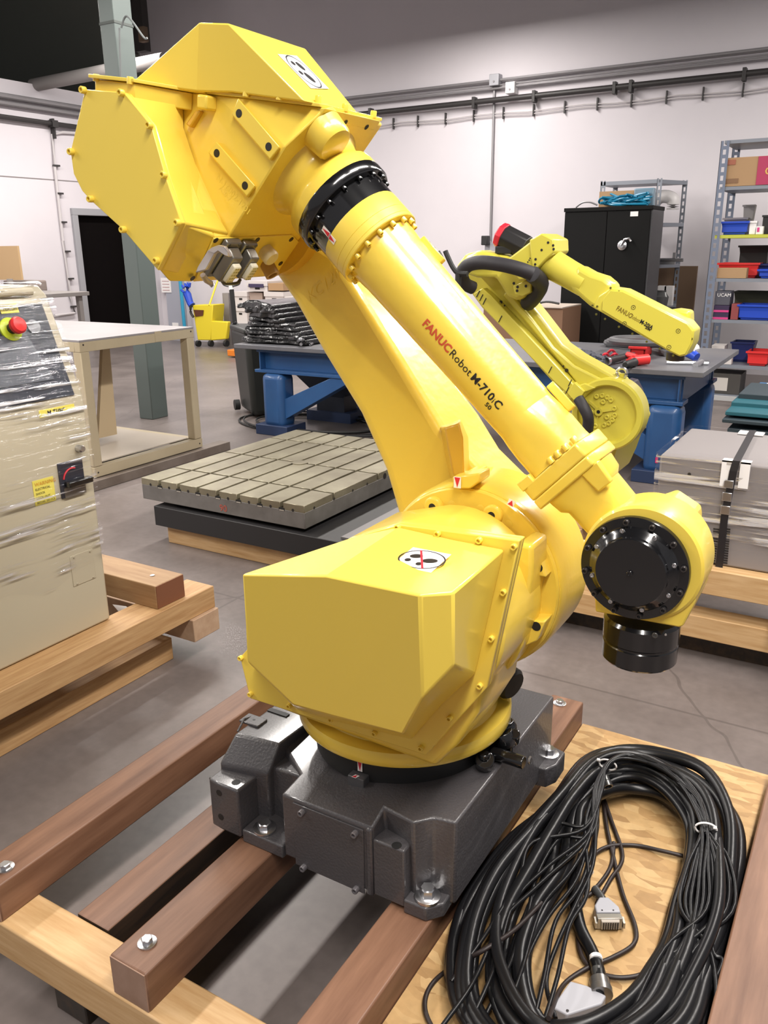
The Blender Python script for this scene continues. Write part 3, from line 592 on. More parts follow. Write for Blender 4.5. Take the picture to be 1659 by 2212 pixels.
G().box((a[0]-.3, 8.6, 0), (b[0], 9.2, a[2])).make('carton', mat('dark_cardboard', (.22, .12, .07), .8), t); box('top_flap', (a[0]-.3, 8.58, a[2]), (b[0], 9.2, a[2]+.012), mat('pale_card', (.5, .42, .36), .8), t)
p = PY(1170, 655, 8.8); tag(G().tube(spline([PY(1150, 659, 8.7), PY(1180, 652, 8.7), PY(1208, 656, 8.7)], 5), .012, 6).make('cable_end', BLKM), 'short dark cable lying on the brown carton', 'cable')
# ---------------- right shelf unit
ys = 8.83; xs0 = -1.60; zT = 2.41
t = thing('slotted_shelf_unit', (xs0, ys, 0), 'tall blue-grey slotted-steel shelf unit full of bins at the right edge', 'shelf')
for (x, y) in ((xs0, ys), (xs0, ys+.62), (xs0+1.85, ys), (xs0+1.85, ys+.62)):
    g = G(); upright(g, x, y, 0, zT, .075); g.make('upright', RACKB, t)
levels = [2.40, 2.015, 1.585, 1.15, .775, .305-.0, .06]
levels = [PY(1600, py, ys)[2] for py in (301, 402, 507, 602, 692)]+[PY(1600, 790, ys)[2], PY(1565, 853, ys)[2]]
for k, z in enumerate(levels): 
    box('shelf_board', (xs0+.03, ys+.01, z-.03), (xs0+1.9, ys+.66, z), mat('yellow_green_edge', (.50, .52, .06), .5) if k == 2 else RACK, t)
def onshelf(k, px0, px1, h, name, lab, cat, m_, d=.3, dy=.03, group=None, taper=.03, top=None, stack=0):
    z = levels[k]+.002+stack; x0 = PY(px0, 700, ys+dy)[0]; x1 = PY(px1, 700, ys+dy)[0]
    # pixel columns drift along leaning verticals: use the level's own row
    row = (301, 402, 507, 602, 692, 790, 853)[k]-10
    x0 = PY(px0, row, ys+dy)[0]; x1 = PY(px1, row, ys+dy)[0]; y0 = ys+dy
    tp = taper
    A = [(x0+tp, y0+tp, z), (x1-tp, y0+tp, z), (x1-tp, y0+d-tp, z), (x0+tp, y0+d-tp, z)]; B = [(x0, y0, z+h), (x1, y0, z+h), (x1, y0+d, z+h), (x0, y0+d, z+h)]
    t_ = thing(name, ((x0+x1)/2, y0, z), lab, cat, group)
    if tp:
        C = [(x0+.012, y0+.012, z+h), (x1-.012, y0+.012, z+h), (x1-.012, y0+d-.012, z+h), (x0+.012, y0+d-.012, z+h)]; D = [(p[0], p[1], z+.02) for p in C]
        g = G(); g.rings([A, B, C, D]); g.make('shell', m_, t_, bevel=.004, smooth=25)
        G().box((x0-.008, y0-.008, z+h-.018), (x1+.008, y0, z+h)).make('rim', m_, t_)
    else:
        G().loft(A, B).make('carton', m_, t_, bevel=.002)
    return t_, x0, x1, y0, z
q = onshelf(1, 1563, 1700, .25, 'printed_carton', 'brown carton with a crimson printed panel on the top shelf', 'box', CARD, .4, .02, taper=0)
p = PY(1638, 350, ys+.02); box('crimson_panel', (p[0], ys+.014, levels[1]+.005), (q[2], ys+.022, levels[1]+.25), mat('crimson_print', (.40, .035, .10), .6), q[0])
text('lettering', 'on', (PY(1650, 378, ys)[0], ys+.013, levels[1]+.09), (1, 0, 0), (0, 0, 1), .14, mat('ochre_print', (.65, .45, .1), .6), q[0])
p = PY(1572, 352, ys+.02); box('print_patch', (p[0], ys+.015, levels[1]+.19), (p[0]+.07, ys+.022, levels[1]+.235), mat('brick_print', (.35, .12, .07), .6), q[0])
box('print_frame', (p[0]-.01, ys+.016, levels[1]+.03), (p[0]+.11, ys+.022, levels[1]+.07), mat('brown_print', (.22, .12, .06), .6), q[0])
onshelf(2, 1556, 1616, .12, 'blue_bin', 'blue plastic bin on the yellow-edged shelf', 'bin', BLUP)
q = onshelf(2, 1560, 1612, .16, 'grey_cloth_sack', 'grey sack bulging behind the blue bin on the yellow-edged shelf', 'sack', mat('grey_cloth', (.26, .24, .25), .8), .25, .33, taper=.05)
onshelf(2, 1618, 1632, .12, 'white_canister', 'white canister right of the blue bin on the yellow-edged shelf', 'canister', WHT, .12, .05, taper=.001)
q = onshelf(2, 1633, 1648, .07, 'pink_white_box', 'small white box with pink print on the yellow-edged shelf', 'box', WHT, .1, .03, taper=0)
box('pink_patch', (q[1]+.01, q[3]-.003, q[4]+.02), (q[1]+.03, q[3], q[4]+.06), PINKW, q[0])
onshelf(2, 1645, 1690, .17, 'dark_tin', 'dark can at the right edge on the yellow-edged shelf', 'can', BLKM, .2, .1, taper=.001)
onshelf(2, 1600, 1625, .28, 'white_spray_bottle', 'pale bottle standing behind the bins on the yellow-edged shelf', 'bottle', mat('pale_bottle', (.35, .33, .33), .5), .12, .45, taper=.02)
onshelf(3, 1549, 1638, .14, 'red_bin', 'red plastic bin on the third shelf', 'bin', RED, .3, .18)
onshelf(3, 1549, 1612, .095, 'open_carton', 'small brown carton in front of the red bin', 'box', CARD, .13, .03, taper=0)
onshelf(3, 1637, 1700, .085, 'blue_bin', 'blue plastic bin at the right edge, right of the red bin', 'bin', BLUP, .14, .03)
onshelf(3, 1632, 1700, .13, 'navy_bin', 'dark blue bin behind the blue one at the right edge', 'bin', mat('navy_plastic', (.01, .02, .12), .4), .2, .25)
onshelf(3, 1590, 1655, .30, 'black_bundle', 'black bundle stuffed behind the red bin', 'bundle', BLKM, .18, .45, taper=.05)
for k, (m_, lab) in enumerate(((mat('magenta_box', (.30, .02, .14), .5), 'dark box with a magenta stripe at the bottom of the small stack'), (mat('magenta_box2', (.30, .02, .14), .5), 'dark box with a magenta stripe, second of the small stack'), (mat('slate_box', (.08, .08, .10), .5), 'slate carton with white lettering on top of the small stack'))):
    h = .065 if k < 2 else .13
    q = onshelf(4, 1540, 1573, h, 'small_carton', lab, 'box', mat('dark_violet_box', (.035, .02, .06), .5) if k < 2 else m_, .2, .03, taper=0, stack=.068*k, group='small cartons on the fourth shelf')
    if k < 2: box('stripe', (q[1], q[3]-.004, q[4]+.0), (q[2], q[3], q[4]+.02), PINKW, q[0])
    else: text('lettering', 'UCAM', (q[1]+.02, q[3]-.004, q[4]+.08), (1, 0, 0), (0, 0, 1), .045, WHT, q[0])
onshelf(4, 1578, 1594, .15, 'maroon_carton', 'narrow maroon carton beside the blue bin', 'box', mat('maroon_print', (.25, .05, .05), .6), .2, .03, taper=0)
onshelf(4, 1592, 1700, .145, 'blue_bin', 'large blue plastic bin on the fourth shelf at the right edge', 'bin', BLUP, .3, .03)
onshelf(4, 1580, 1660, .25, 'green_sack', 'dark olive bundle behind the large blue bin', 'bundle', mat('olive_cloth', (.05, .05, .03), .8), .2, .4, taper=.04)
onshelf(5, 1534, 1562, .17, 'white_carton', 'tall white carton on the fifth shelf', 'box', CARDW, .2, .12, taper=0)
onshelf(5, 1530, 1580, .06, 'flat_white_carton', 'flat white carton in front of the tall white one', 'box', CARDW, .09, .02, taper=0)
onshelf(5, 1575, 1625, .2, 'navy_tub', 'dark blue tub left of the red bin on the fifth shelf', 'tub', mat('navy_plastic', (.01, .02, .12), .4), .25, .25)
onshelf(5, 1611, 1660, .14, 'red_bin', 'red plastic bin low on the fifth shelf at the right edge', 'bin', RED, .3, .02)
q = onshelf(6, 1527, 1597, .20, 'equipment_case', 'dark case with a white panel on the bottom shelf', 'case', mat('dark_case', (.06, .055, .05), .5), .35, .05, taper=0)
box('white_panel', (q[1]+.02, q[3]-.004, q[4]+.03), (q[1]+(q[2]-q[1])*.62, q[3], q[4]+.16), mat('off_white', (.55, .52, .48), .5), q[0])
box('front_plinth', PY(1527, 853, ys-.3), PY(1603, 868, ys-.28), mat('grey_shelf_front', (.42, .42, .42), .5), t)
# teal steel frames and white step right of the bench
t = thing('teal_steel_stack', PZ(1620, 960, 0), 'stack of teal painted steel frames on dark blocks at the right edge', 'stack')
yt = 5.2
for k, (px0, py0, px1, py1, m_, yy_) in enumerate(((1560, 905, 1700, 925, mat('dark_teal', (.02, .035, .045), .6), yt), (1567, 888, 1700, 908, TEAL, yt+.05), (1580, 868, 1700, 890, TEAL, yt+.25), (1596, 850, 1700, 872, mat('dark_teal', (.02, .035, .045), .6), yt+.4))):
    p, q = PY(px0, py0, yy_), PY(px1, py1, yy_); box('steel_frame', (p[0], yy_, q[2]), (q[0], yy_+.5, p[2]), m_, t, bevel=.004)
p = PY(1560, 925, yt); q = PY(1700, 940, yt); box('support_block', (p[0]+.03, yt, 0), (q[0], yt+.6, p[2]), mat('dark_teal', (.02, .035, .045), .6), t)
t = thing('white_step_stand', PY(1625, 880, 6.2), 'small white tube step stand behind the teal frames', 'stand')
for (px0, px1) in ((1624, 1632), (1655, 1664)): p, q = PY(px0, 830, 6.2), PY(px1, 905, 6.2); box('leg', (p[0], 6.2, 0), (q[0], 6.26, p[2]), WHT, t)
p, q = PY(1622, 862, 6.2), PY(1670, 868, 6.2); box('step', (p[0], 6.15, q[2]), (q[0]+.2, 6.45, p[2]), WHT, t)
p, q = PY(1640, 828, 6.25), PY(1700, 868, 6.25); box('blue_panel', (p[0], 6.25, q[2]), (q[0], 6.3, p[2]), mat('mid_blue_paint', (.03, .13, .30), .5), t)

# ================================================================= T-SLOT PLATE
t = thing('slotted_surface_plate', (-2.75, 3.7, .23), 'cast iron surface plate with a grid of T-slots lying on the floor behind the robot', 'plate')
px0, px1, py0, py1, pz0, pz1 = -3.31, -2.24, 3.0, 4.38, .232, .348
box('casting', (px0, py0, pz0), (px1, py1, pz1-.035), CASTS, t, bevel=.003)
sw = .019; nx = 8; wx = (px1-px0)/nx
fr_ = [0, .265, .50, .735, 1.0]     # rows between cross grooves
rows = [py0, PZ(373, 1009, pz1)[1], PZ(480, 975, pz1)[1], PZ(590, 946, pz1)[1], py1]
_blk = {}
for i in range(nx):
    for j in range(4):
        x0 = px0+i*wx+(sw/2 if i else 0); x1 = px0+(i+1)*wx-(sw/2 if i < nx-1 else 0); y0 = rows[j]+(.008 if j else 0); y1 = rows[j+1]-(.008 if j < 3 else 0)
        G().box((x0, y0, pz1-.036), (x1, y1, pz1)).make('plate_land', CAST, t, bevel=.0015, seg=1)
for i in range(1, nx):      # T part of the slot seen in the front edge
    x = px0+i*wx; G().box((x-.017, py0-.001, pz1-.042), (x+.017, py0+.004, pz1-.027)).make('slot_mouth', mat('slot_shadow', (.012, .011, .010), .9), t)
    box('slot_lip', (x-.014, py0-.0015, pz1-.042), (x+.014, py0+.002, pz1-.037), mat('bright_iron', (.5, .46, .40), .4, metal=.3), t)
    xm = x-wx/2; bolt((xm, py0-.0005, pz1-.03), (0, -1, 0), .006, BLKI, t, .002, 'hole')
bolt((px1-wx/2, py0-.0005, pz1-.03), (0, -1, 0), .006, BLKI, t, .002, 'hole')
for k, yy in enumerate((3.08, 3.25, 3.42, 3.56, 3.74, 3.95)): bolt((px1+.0005, yy, pz1-.03), (1, 0, 0), .014 if k == 4 else .006, BLKI, t, .002, 'hole')
text('chalk_number', '90', PY(475, 1103, py0)-np.array([0, .001, 0]), (1, 0, 0), (0, 0, 1), .05, mat('red_chalk', (.45, .08, .05), .8), t, bold=0)
G().lathe([(.045, 0), (.045, .004), (.03, .005)], PZ(648, 1000, pz1), ZA, 24).make('centre_boss', CAST, t)
t = thing('steel_riser', (-2.7, 3.6, .09), 'black steel frame under the slotted surface plate', 'frame')
box('riser_frame', (-3.21, 2.975, .105), (-1.95, 4.2, .212), mat('charcoal_steel', (.016, .015, .016), .5), t, bevel=.003)
box('riser_pad', (-3.12, 3.05, .21), (-2.3, 4.3, .233), BLKM, t)
box('strap_rail', (-2.05, 3.02, .212), (-1.97, 4.1, .222), mat('worn_grey_strip', (.16, .15, .15), .5), t)
t = thing('timber_bearer', (-2.7, 3.05, 0), 'pine timber on the floor under the black steel frame', 'timber')
beam('timber', (-3.17, 3.02, 0), (-2.02, 3.14, .1), PINE, t)
t = thing('timber_bearer', (-2.7, 4.05, 0), 'pine timber under the back of the black steel frame, mostly hidden', 'timber')
beam('timber', (-3.17, 4.0, 0), (-2.02, 4.12, .1), PINE, t)

# ================================================================= CREAM OPEN CART
tx1, ty0, ty1, tzt = -4.37, 3.57, 4.60, .965
t = thing('open_frame_cart', (tx1-.8, 4.1, .1), 'cream painted open steel frame table with a pale grey top', 'table')
fw_ = .075; x0 = tx1-1.75
box('table_top', (x0, ty0, tzt-.012), (tx1, ty1, tzt), GREYT, t)
for (a, b) in (((x0, ty0, tzt-.075), (tx1-.051, ty0+.05, tzt-.013)), ((x0, ty1-.05, tzt-.075), (tx1-.051, ty1, tzt-.013)), ((tx1-.05, ty0, tzt-.075), (tx1, ty1, tzt-.013)), ((x0, ty0+.051, tzt-.075), (x0+.05, ty1-.051, tzt-.013))): box('top_rail', a, b, CREAM, t, bevel=.002)
for (x, y) in ((tx1-fw_, ty0), (tx1-fw_, ty1-fw_), (x0, ty0), (x0, ty1-fw_)): box('leg', (x+.0015, y+.0015, .139), (x+fw_-.0015, y+fw_-.0015, tzt-.074), CREAM, t, bevel=.006)
for (a, b) in (((x0, ty0, .07), (tx1-.061, ty0+.06, .138)), ((x0, ty1-.06, .07), (tx1-.061, ty1, .138)), ((tx1-.06, ty0, .07), (tx1, ty1, .138))): box('bottom_rail', a, b, CREAM, t, bevel=.002)
box('bottom_shelf', (x0, ty0+.077, .1385), (tx1-.077, ty1-.077, .146), mat('pale_shelf_board', (.46, .40, .33), .5), t)
for (a, b) in (((tx1, ty0+.03, .10), 0),): 
    for y in (ty0+.03, ty1-.03): 
        for z in (.10, tzt-.03): bolt((tx1, y, z), XA, .006, BLKI, t, .003, 'plug')
g = G(); A = [(tx1-.62, ty1-.45, .142), (tx1-.62, ty1-.28, .142), (tx1-.62, ty1-.33, tzt-.07), (tx1-.62, ty1-.45, tzt-.07)]
g.prism([PX(213, 947, tx1-.5), PX(253, 938, tx1-.5), PX(237, 752, tx1-.5), PX(222, 752, tx1-.5)], (-.03, 0, 0)); g.make('gusset_panel', mat('plywood_cream', (.55, .43, .27), .6), t)
G().box((x0, ty0+.12, .14), (tx1-.42, ty0+.14, tzt-.05)).make('back_panel', mat('tan_panel', (.27, .20, .12), .6), t)
box('label_card', PX(334, 717, tx1+.002), PX(350, 737, tx1), CREAM, t)
t = thing('rail_frame', (tx1, 4.1, 0), 'worn brown steel rail on the floor under the cream cart', 'rail')
RUST = mat('worn_brown_steel', (.13, .10, .08), .5, var=(5, (.20, .165, .14), (1, 1, 1), .3, .7))
box('floor_rail', (tx1-.05, 3.25, 0), (tx1+.055, 4.85, .065), RUST, t, bevel=.003)
box('floor_rail', (tx1-1.6, 3.25, 0), (tx1-1.5, 4.85, .065), RUST, t, bevel=.003)
box('cross_rail', (tx1-1.55, 3.25, 0), (tx1, 3.33, .06), RUST, t)

# ================================================================= CONTROLLER CABINET ON ITS SKID
cx = -2.2; cy1 = 1.79; cy0_ = .35; cz0 = .27; czs = 1.052; czt = 1.40; cxt = -2.33
t = thing('controller_cabinet', (cx-.3, 1.1, cz0), 'cream control cabinet with sloped console, wrapped in clear film, left of the robot', 'cabinet')
prof = [(cx, cz0), (cx, czs), (cxt+.015, czt-.03), (cxt-.02, czt), (cxt-.55, czt), (cxt-.55, cz0)]
G().loft([(x, cy0_, z) for x, z in prof], [(x, cy1, z) for x, z in prof]).make('cabinet_body', BEIGE, t, bevel=.008, seg=3)
sl = np.array([cxt+.015-cx, 0, czt-.03-czs]); sl /= np.linalg.norm(sl); nn = np.array([sl[2], 0, -sl[0]])
def CS(y, s, h=0): return np.array([cx, y, czs])+sl*s+nn*h
Lc = np.linalg.norm([cxt+.015-cx, czt-.03-czs])
def onslope(px, py, h=0): return hit(px, py, nn, nn@CS(0, 0, h))
G().prism([CS(cy0_+.02, .012), CS(cy1-.035, .012), CS(cy1-.035, Lc-.03), CS(cy0_+.02, Lc-.03)], nn*.006).make('console_panel', mat('dark_blue_grey_panel', (.022, .026, .040), .3, coat=.3), t)
p = onslope(75, 745, .007); G().prism([CS(cy1-.30, .07, .006), CS(cy1-.09, .07, .006), CS(cy1-.13, .22, .006), CS(cy1-.30, .22, .006)], nn*.003).make('panel_patch', mat('slate_patch', (.10, .11, .13), .3), t)
c = onslope(22, 712, .006); e = G().lathe([(.036, 0), (.036, .006), (.033, .008)], c, nn, 28).make('emergency_stop', mat('lime_ring', (.55, .68, .03), .4), t)
G().lathe([(.016, 0), (.016, .022)], c+nn*.008, nn, 16).make('collar', BLKM, e); G().lathe([(.018, 0), (.025, .006), (.026, .018), (.021, .026), (.002, .030)], c+nn*.028, nn, 24).make('mushroom_button', RED, e)
c = onslope(72, 706, .006); G().lathe([(.022, 0), (.022, .004), (.018, .005)], c, nn, 24).make('round_blank', mat('grey_disc', (.30, .31, .34), .4), t)
a_, b_ = onslope(3, 678, .007), onslope(38, 665, .007)
y0, y1 = sorted((a_[1], b_[1])); s0 = (a_-CS(0, 0))@sl; o = G().prism([CS(y0, s0, .006), CS(y1, s0, .006), CS(y1, s0+.028, .006), CS(y0, s0+.028, .006)], nn*.002).make('yellow_tag', LABY, t)
text('lettering', 'TEACH', CS(y0+.005, s0+.008, .009), (0, 1, 0), sl, .016, BLKI, o)
g = G(); g.tube([CS(cy0_, Lc+.01, .01), CS(cy1-.06, Lc+.01, .01)], .012, 10).make('console_hood', BEIGE, t)
# labels and switch on the front face
def onface(px, py): return PX(px, py, cx)
p, q = onface(83, 880), onface(160, 893)
yA, yB_ = onface(83, 885)[1], onface(160, 878)[1]; zz = onface(120, 888)[2]
o = box('type_label', (cx-.002, yA, zz-.012), (cx+.0015, yB_, zz+.012), LABY, t)
text('lettering', 'M-710iC', (cx+.002, yA+.028, zz-.007), (0, 1, 0), (0, 0, 1), .019, BLKI, o, bold=.0006)
yA, zA_ = onface(68, 1035)[1:]; yB_, zB_ = onface(120, 1075)[1:]
o = box('warning_label', (cx-.002, yA, zB_-.008), (cx+.0015, yB_, zA_-.008), LABY, t)
zt_ = zA_-.008
for k, (s_, sz) in enumerate((('WARNING', .016), ('ELECTRICAL', .010), ('SHOCK', .010), ('LOCK OUT', .010), ('BEFORE SERVICE', .009))): text('lettering', s_, (cx+.002, yA+.006, zt_-.018-.014*k), (0, 1, 0), (0, 0, 1), sz, BLKI if k else mat('orange_print', (.65, .30, .02), .5), o)
yA = onface(122, 1000)[1]; yB_ = onface(185, 1070)[1]; zc = onface(152, 1035)[2]
o = box('breaker_switch', (cx-.002, yA, zc-.055), (cx+.006, yB_, zc+.06), mat('navy_plate', (.02, .022, .035), .3), t, bevel=.002)
ym = (yA+yB_)/2; g = G()
arc = [(cx+.008, ym+.035*math.cos(a_), zc+.002+.035*math.sin(a_)) for a_ in np.linspace(1.2, 3.0, 16)]; g.tube(arc, .0028, 6); g.make('red_arc', REDP, o)
box('lever', (cx+.006, yA+.012, zc-.020), (cx+.035, yB_+.012, zc+.0), BLK, o, bevel=.004)
box('metal_base', (cx-.001, yA+.01, zc-.055), (cx+.009, yB_-.002, zc-.022), mat('grey_brown_metal', (.16, .14, .12), .4, metal=.4), o)
c = onface(168, 968); g = G(); g.lathe([(.012, 0), (.012, .02), (.009, .026)], c, XA, 18).make('door_lock', STEEL, t)
# access plate
c0, c1 = onface(152, 1205), onface(203, 1265)
g = G(); ya, yb_, za, zb_ = onface(150, 1203)[1], onface(200, 1190)[1], onface(158, 1268)[2], onface(150, 1203)[2]
o = box('access_plate', (cx-.002, ya, za), (cx+.002, yb_, zb_), BEIGE, t, bevel=.001)
for (y, z) in ((ya+.015, zb_-.006), (yb_-.012, zb_-.006), (ya+.015, za+.006), (yb_-.012, za+.006)): bolt((cx+.002, y, z), XA, .003, BEIGE, o, .003)
for px, py in ((165, 1000), (43, 1048)):
    pass
# clear film round the upper half
WR1 = wrap_mat('stretch_film_wrinkled_along', (9, 2.6, 60), (0.0, 0, 0), .13)
g = G(); pr = [(cx+.006, .55), (cx+.012, .70), (cx+.014, .86), (cx+.006, czs), (cxt+.03, czt-.01), (cxt-.02, czt+.012), (cxt-.56, czt+.012)]
pr = [(cx+.008, .48), (cx+.018, .66), (cx+.016, .82), (cx+.010, czs), (cxt+.032, czt-.012), (cxt-.02, czt+.012), (cxt-.56, czt+.012)]
V = []; ny = 40
rnd = random.Random(2)
for j in range(ny+1):
    y = cy0_-.01+(cy1+.01-cy0_)*j/ny
    for i, (x, z) in enumerate(pr): V.append((x+rnd.uniform(-.003, .003), y, z+(.02*math.sin(j*.7) if i == 0 else 0)))
n = len(pr); F = [(j*n+i, j*n+i+1, (j+1)*n+i+1, (j+1)*n+i) for j in range(ny) for i in range(n-1)]
mesh('plastic_film', V, F, WR1, t, smooth=80)
# skid of the controller
t = thing('timber_skid', (-2.6, 1.5, 0), 'pine timber skid under the cream control cabinet', 'skid')
beam('floor_timber', (-2.32, -.2, 0), (-2.185, 2.05, .09), PINEY, t)
beam('crosspiece', (-3.2, 2.06, .09), (-2.075, 2.20, .18), ENDG, t); beam('crosspiece', (-3.2, .6, .09), (-2.2, .74, .18), PINE, t)
beam('long_timber', (-2.23, -.2, .18), (-2.09, 2.20, .268), PINEY, t)
p = PZ(363, 1268, .36); beam('cross_timber', (-3.2, 1.93, .268), (-2.115, 2.07, .358), mat('stained_pine', (.30, .17, .08), .6, var=(5, (.42, .27, .14), (1, 12, 12), .3, .7)), t)
box('sawn_end', (-2.117, 1.932, .27), (-2.113, 2.068, .356), mat('red_brown_end', (.20, .075, .035), .6), t)
bolt((-2.20, 2.0, .358), ZA, .009, STEEL, t, .006, 'plug')
o = box('paper_slip', PZ(245, 1310, .19), PZ(285, 1318, .192)+np.array([0, 0, .001]), WHT)
o2 = o; bpy.data.objects.remove(o)
o = quad('paper_label', [PZ(243, 1306, .185), PZ(272, 1310, .185), PZ(288, 1320, .185), PZ(262, 1328, .185)], WHT, t)
# ================================================================= WRAPPED CRATE ON PALLET (right)
t = thing('wrapped_cabinet', (-.2, 3.3, .37), 'grey metal cabinet wrapped in stretch film and strapped to a pallet at the right', 'cabinet')
gx0, gy0, gz0, gz1 = -.655, 3.06, .378, .765
gx1 = .35; gy1 = 3.60
box('cabinet_body', (gx0, gy0, gz0), (gx1, gy1, gz1), mat('grey_machine_paint', (.24, .22, .22), .42), t, bevel=.008)
xs_ = PY(1575, 1050, gy0)[0]
# strap with corner guards
ST = mat('black_strap', (.012, .010, .012), .5)
g = G(); hw = .0125
def at_x(px, py): return PY(px, py, gy0-.012)[0]
xA, xB = at_x(1590, 1003), at_x(1553, 1290)
xB = PY(1545, 1280, gy0-.01)[0]
xA_top = PZ(1630, 930, gz1)[0]
pts = [(xA_top, gy1+.012, gz1+.012), (xA, gy0-.014, gz1+.012)]+[tuple(PY(*p, gy0-.018)) for p in ((1584, 1018), (1573, 1075), (1565, 1115), (1556, 1200), (1546, 1283))]
V = []; 
for (x, y, z) in pts: V += [(x-hw, y, z), (x+hw, y, z)]
F = [(2*i, 2*i+1, 2*i+3, 2*i+2) for i in range(len(pts)-1)]
o = mesh('strap', V, F, ST, t, smooth=0); md = o.modifiers.new('th', 'SOLIDIFY'); md.thickness = .003
for (y, f) in ((gy0, 1), (gy1, 0)):
    xx = xA if f else xA_top
    for s in (-1, 1):
        x0, x1 = (xx-.047, xx-.014) if s < 0 else (xx+.014, xx+.047)
        if f: G().box((x0, gy0-.011, gz1-.085), (x1, gy0-.006, gz1+.008)).box((x0, gy0-.011, gz1+.003), (x1, gy0+.03, gz1+.008)).make('corner_guard', WHT, t)
        else: G().box((x0, gy1-.05, gz1+.003), (x1, gy1+.008, gz1+.008)).make('corner_guard', WHT, t)
for (py0_, py1_) in ((1037, 1054), (1064, 1083), (1093, 1112)):
    z0, z1 = PY(1570, py1_, gy0-.02)[2], PY(1570, py0_, gy0-.02)[2]; xm = (xA+xB)/2+.01; x_ = PY(1575-(py0_-1037)*.13, py0_, gy0-.02)[0]
    box('strap_buckle', (x_-.016, gy0-.022, z0), (x_+.016, gy0-.014, z1), STEEL, t, bevel=.002)
VD = mat('vent_dark', (.015, .013, .013), .8)
for k in range(15):
    py = 1142+k*5.2; 
    for (pa, pb) in ((1541-k*.5, 1554-k*.7), (1566-k*.4, 1578-k*.45)):
        p = PY(pa, py, gy0); q = PY(pb, py, gy0); box('vent_slot', (p[0], gy0-.0015, p[2]-.0028), (q[0], gy0+.002, p[2]+.0028), VD, t)
for (px, py) in ((1600, 1125), (1489, 1024)): bolt(PY(px, py, gy0-.001), (0, -1, 0), .006, BLKI, t, .003, 'plug')
WR2 = wrap_mat('stretch_film_crate', (2.0, 9, 55), (0, .12, 0), .15)
V = []; F = []; rnd = random.Random(4)
ring = [(gx0-.012, gy1+.01), (gx0-.012, gy0-.010), (gx1+.01, gy0-.010)]
path = []
for (a, b, n) in ((ring[0], ring[1], 12), (ring[1], ring[2], 24)):
    for i in range(n): path.append((a[0]+(b[0]-a[0])*i/n, a[1]+(b[1]-a[1])*i/n))
path.append(ring[2]); zz = list(np.linspace(.45, gz1+.012, 12))
for (x, y) in path:
    for z in zz: V.append((x+rnd.uniform(-.002, .002), y+rnd.uniform(-.002, .002), z))
m_ = len(zz); F = [(i*m_+k, i*m_+k+1, (i+1)*m_+k+1, (i+1)*m_+k) for i in range(len(path)-1) for k in range(m_-1)]
mesh('plastic_film', V, F, WR2, t, smooth=80)
g = G(); g.add([(gx0-.01, gy0-.01, gz1+.013), (gx1, gy0-.01, gz1+.013), (gx1, gy0+.05, gz1+.011), (gx0-.01, gy0+.05, gz1+.011), (gx0+.02, gy1, gz1+.011), (gx0-.01, gy1, gz1+.012), (gx1, gy1-.03, gz1+.011), (gx1, gy1+.01, gz1+.012)], [(0, 1, 2, 3), (0, 3, 4, 5), (4, 6, 7, 5)]); g.make('film_overlap', WR2, t, smooth=0)
# pallet under it
t = thing('timber_pallet', (-.3, 3.3, 0), 'pine timber pallet carrying the wrapped grey cabinet', 'pallet')
beam('long_timber', (-1.16, 3.0, .28), (.6, 3.10, .377), PINE, t); beam('long_timber', (-1.16, 3.5, .28), (.6, 3.60, .377), PINE, t)
beam('long_timber', (-1.16, 3.02, .09), (.6, 3.12, .18), PINE, t)
beam('long_timber', (-1.16, 3.5, .09), (.6, 3.60, .18), PINE, t)
for x in (-1.16, -.2, .5): beam('crosspiece', (x, 2.98, .18), (x+.10, 3.62, .28), ENDG, t)
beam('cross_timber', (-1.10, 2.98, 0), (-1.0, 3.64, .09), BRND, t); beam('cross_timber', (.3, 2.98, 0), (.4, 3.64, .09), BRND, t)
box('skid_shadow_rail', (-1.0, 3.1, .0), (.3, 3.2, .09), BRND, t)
p = PZ(1345, 1060, .3)
# small pieces seen between the arms
t = thing('timber_block', PZ(1370, 1060, .28), 'short pine timber with a bolt end behind the big robot wrist', 'timber')
c = PZ(1372, 1075, .28)+np.array([.0, -.16, 0]); beam('timber', (c[0]-.34, c[1]-.08, .12), (c[0]+.03, c[1]+.1, .30), PINE, t); bolt((c[0]-.02, c[1]+.03, .30), ZA, .012, STEEL, t, .006, 'plug')
beam('timber_foot', (c[0]-.34, c[1]-.06, 0), (c[0]-.1, c[1]+.08, .12), BRND, t)

# ================================================================= ROBOT SKID
t = thing('robot_skid', (-.7, 1.4, 0), 'bolted timber skid with an OSB side deck under the big yellow robot', 'skid')
yA, yB2 = .772, 2.067
beam('long_beam', (-1.487, yA, .18), (-1.395, yB2, .268), BRN, t, .004)
beam('long_beam', (-1.064, yA, .18), (-.972, yB2, .268), BRN, t, .004)
beam('long_beam', (-.682, yA-.35, .18), (-.590, yB2, .268), BRN, t, .004)
beam('long_beam', (-.092, yA-.35, .18), (.0, 2.035, .268), BRN, t, .004)
for (x0, x1) in ((-1.487, -1.395), (-1.064, -.972)): box('sawn_end', (x0+.002, yA-.0015, .182), (x1-.002, yA+.001, .266), ENDB, t)
beam('cross_beam', (-1.52, .768, .09), (.05, .864, .18), PINE, t, .004)
beam('cross_beam', (-1.52, 1.975, .09), (.05, 2.066, .18), PINE, t, .004)
g = G().box((-1.283, .868, .0), (-1.189, 1.972, .179)); mesh('runner_beam', g.V, g.F, BRND, t, mats=[BRND, BRN], midx=[0, 1, 0, 0, 0, 0], bevel=.003, smooth=0)  # runner sides coloured darker than its brown top
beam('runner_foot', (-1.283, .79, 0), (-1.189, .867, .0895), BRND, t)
g = G().box((-.68, .79, .0), (-.59, 2.05, .09)); mesh('runner_beam', g.V, g.F, BRND, t, bevel=.003, smooth=0)
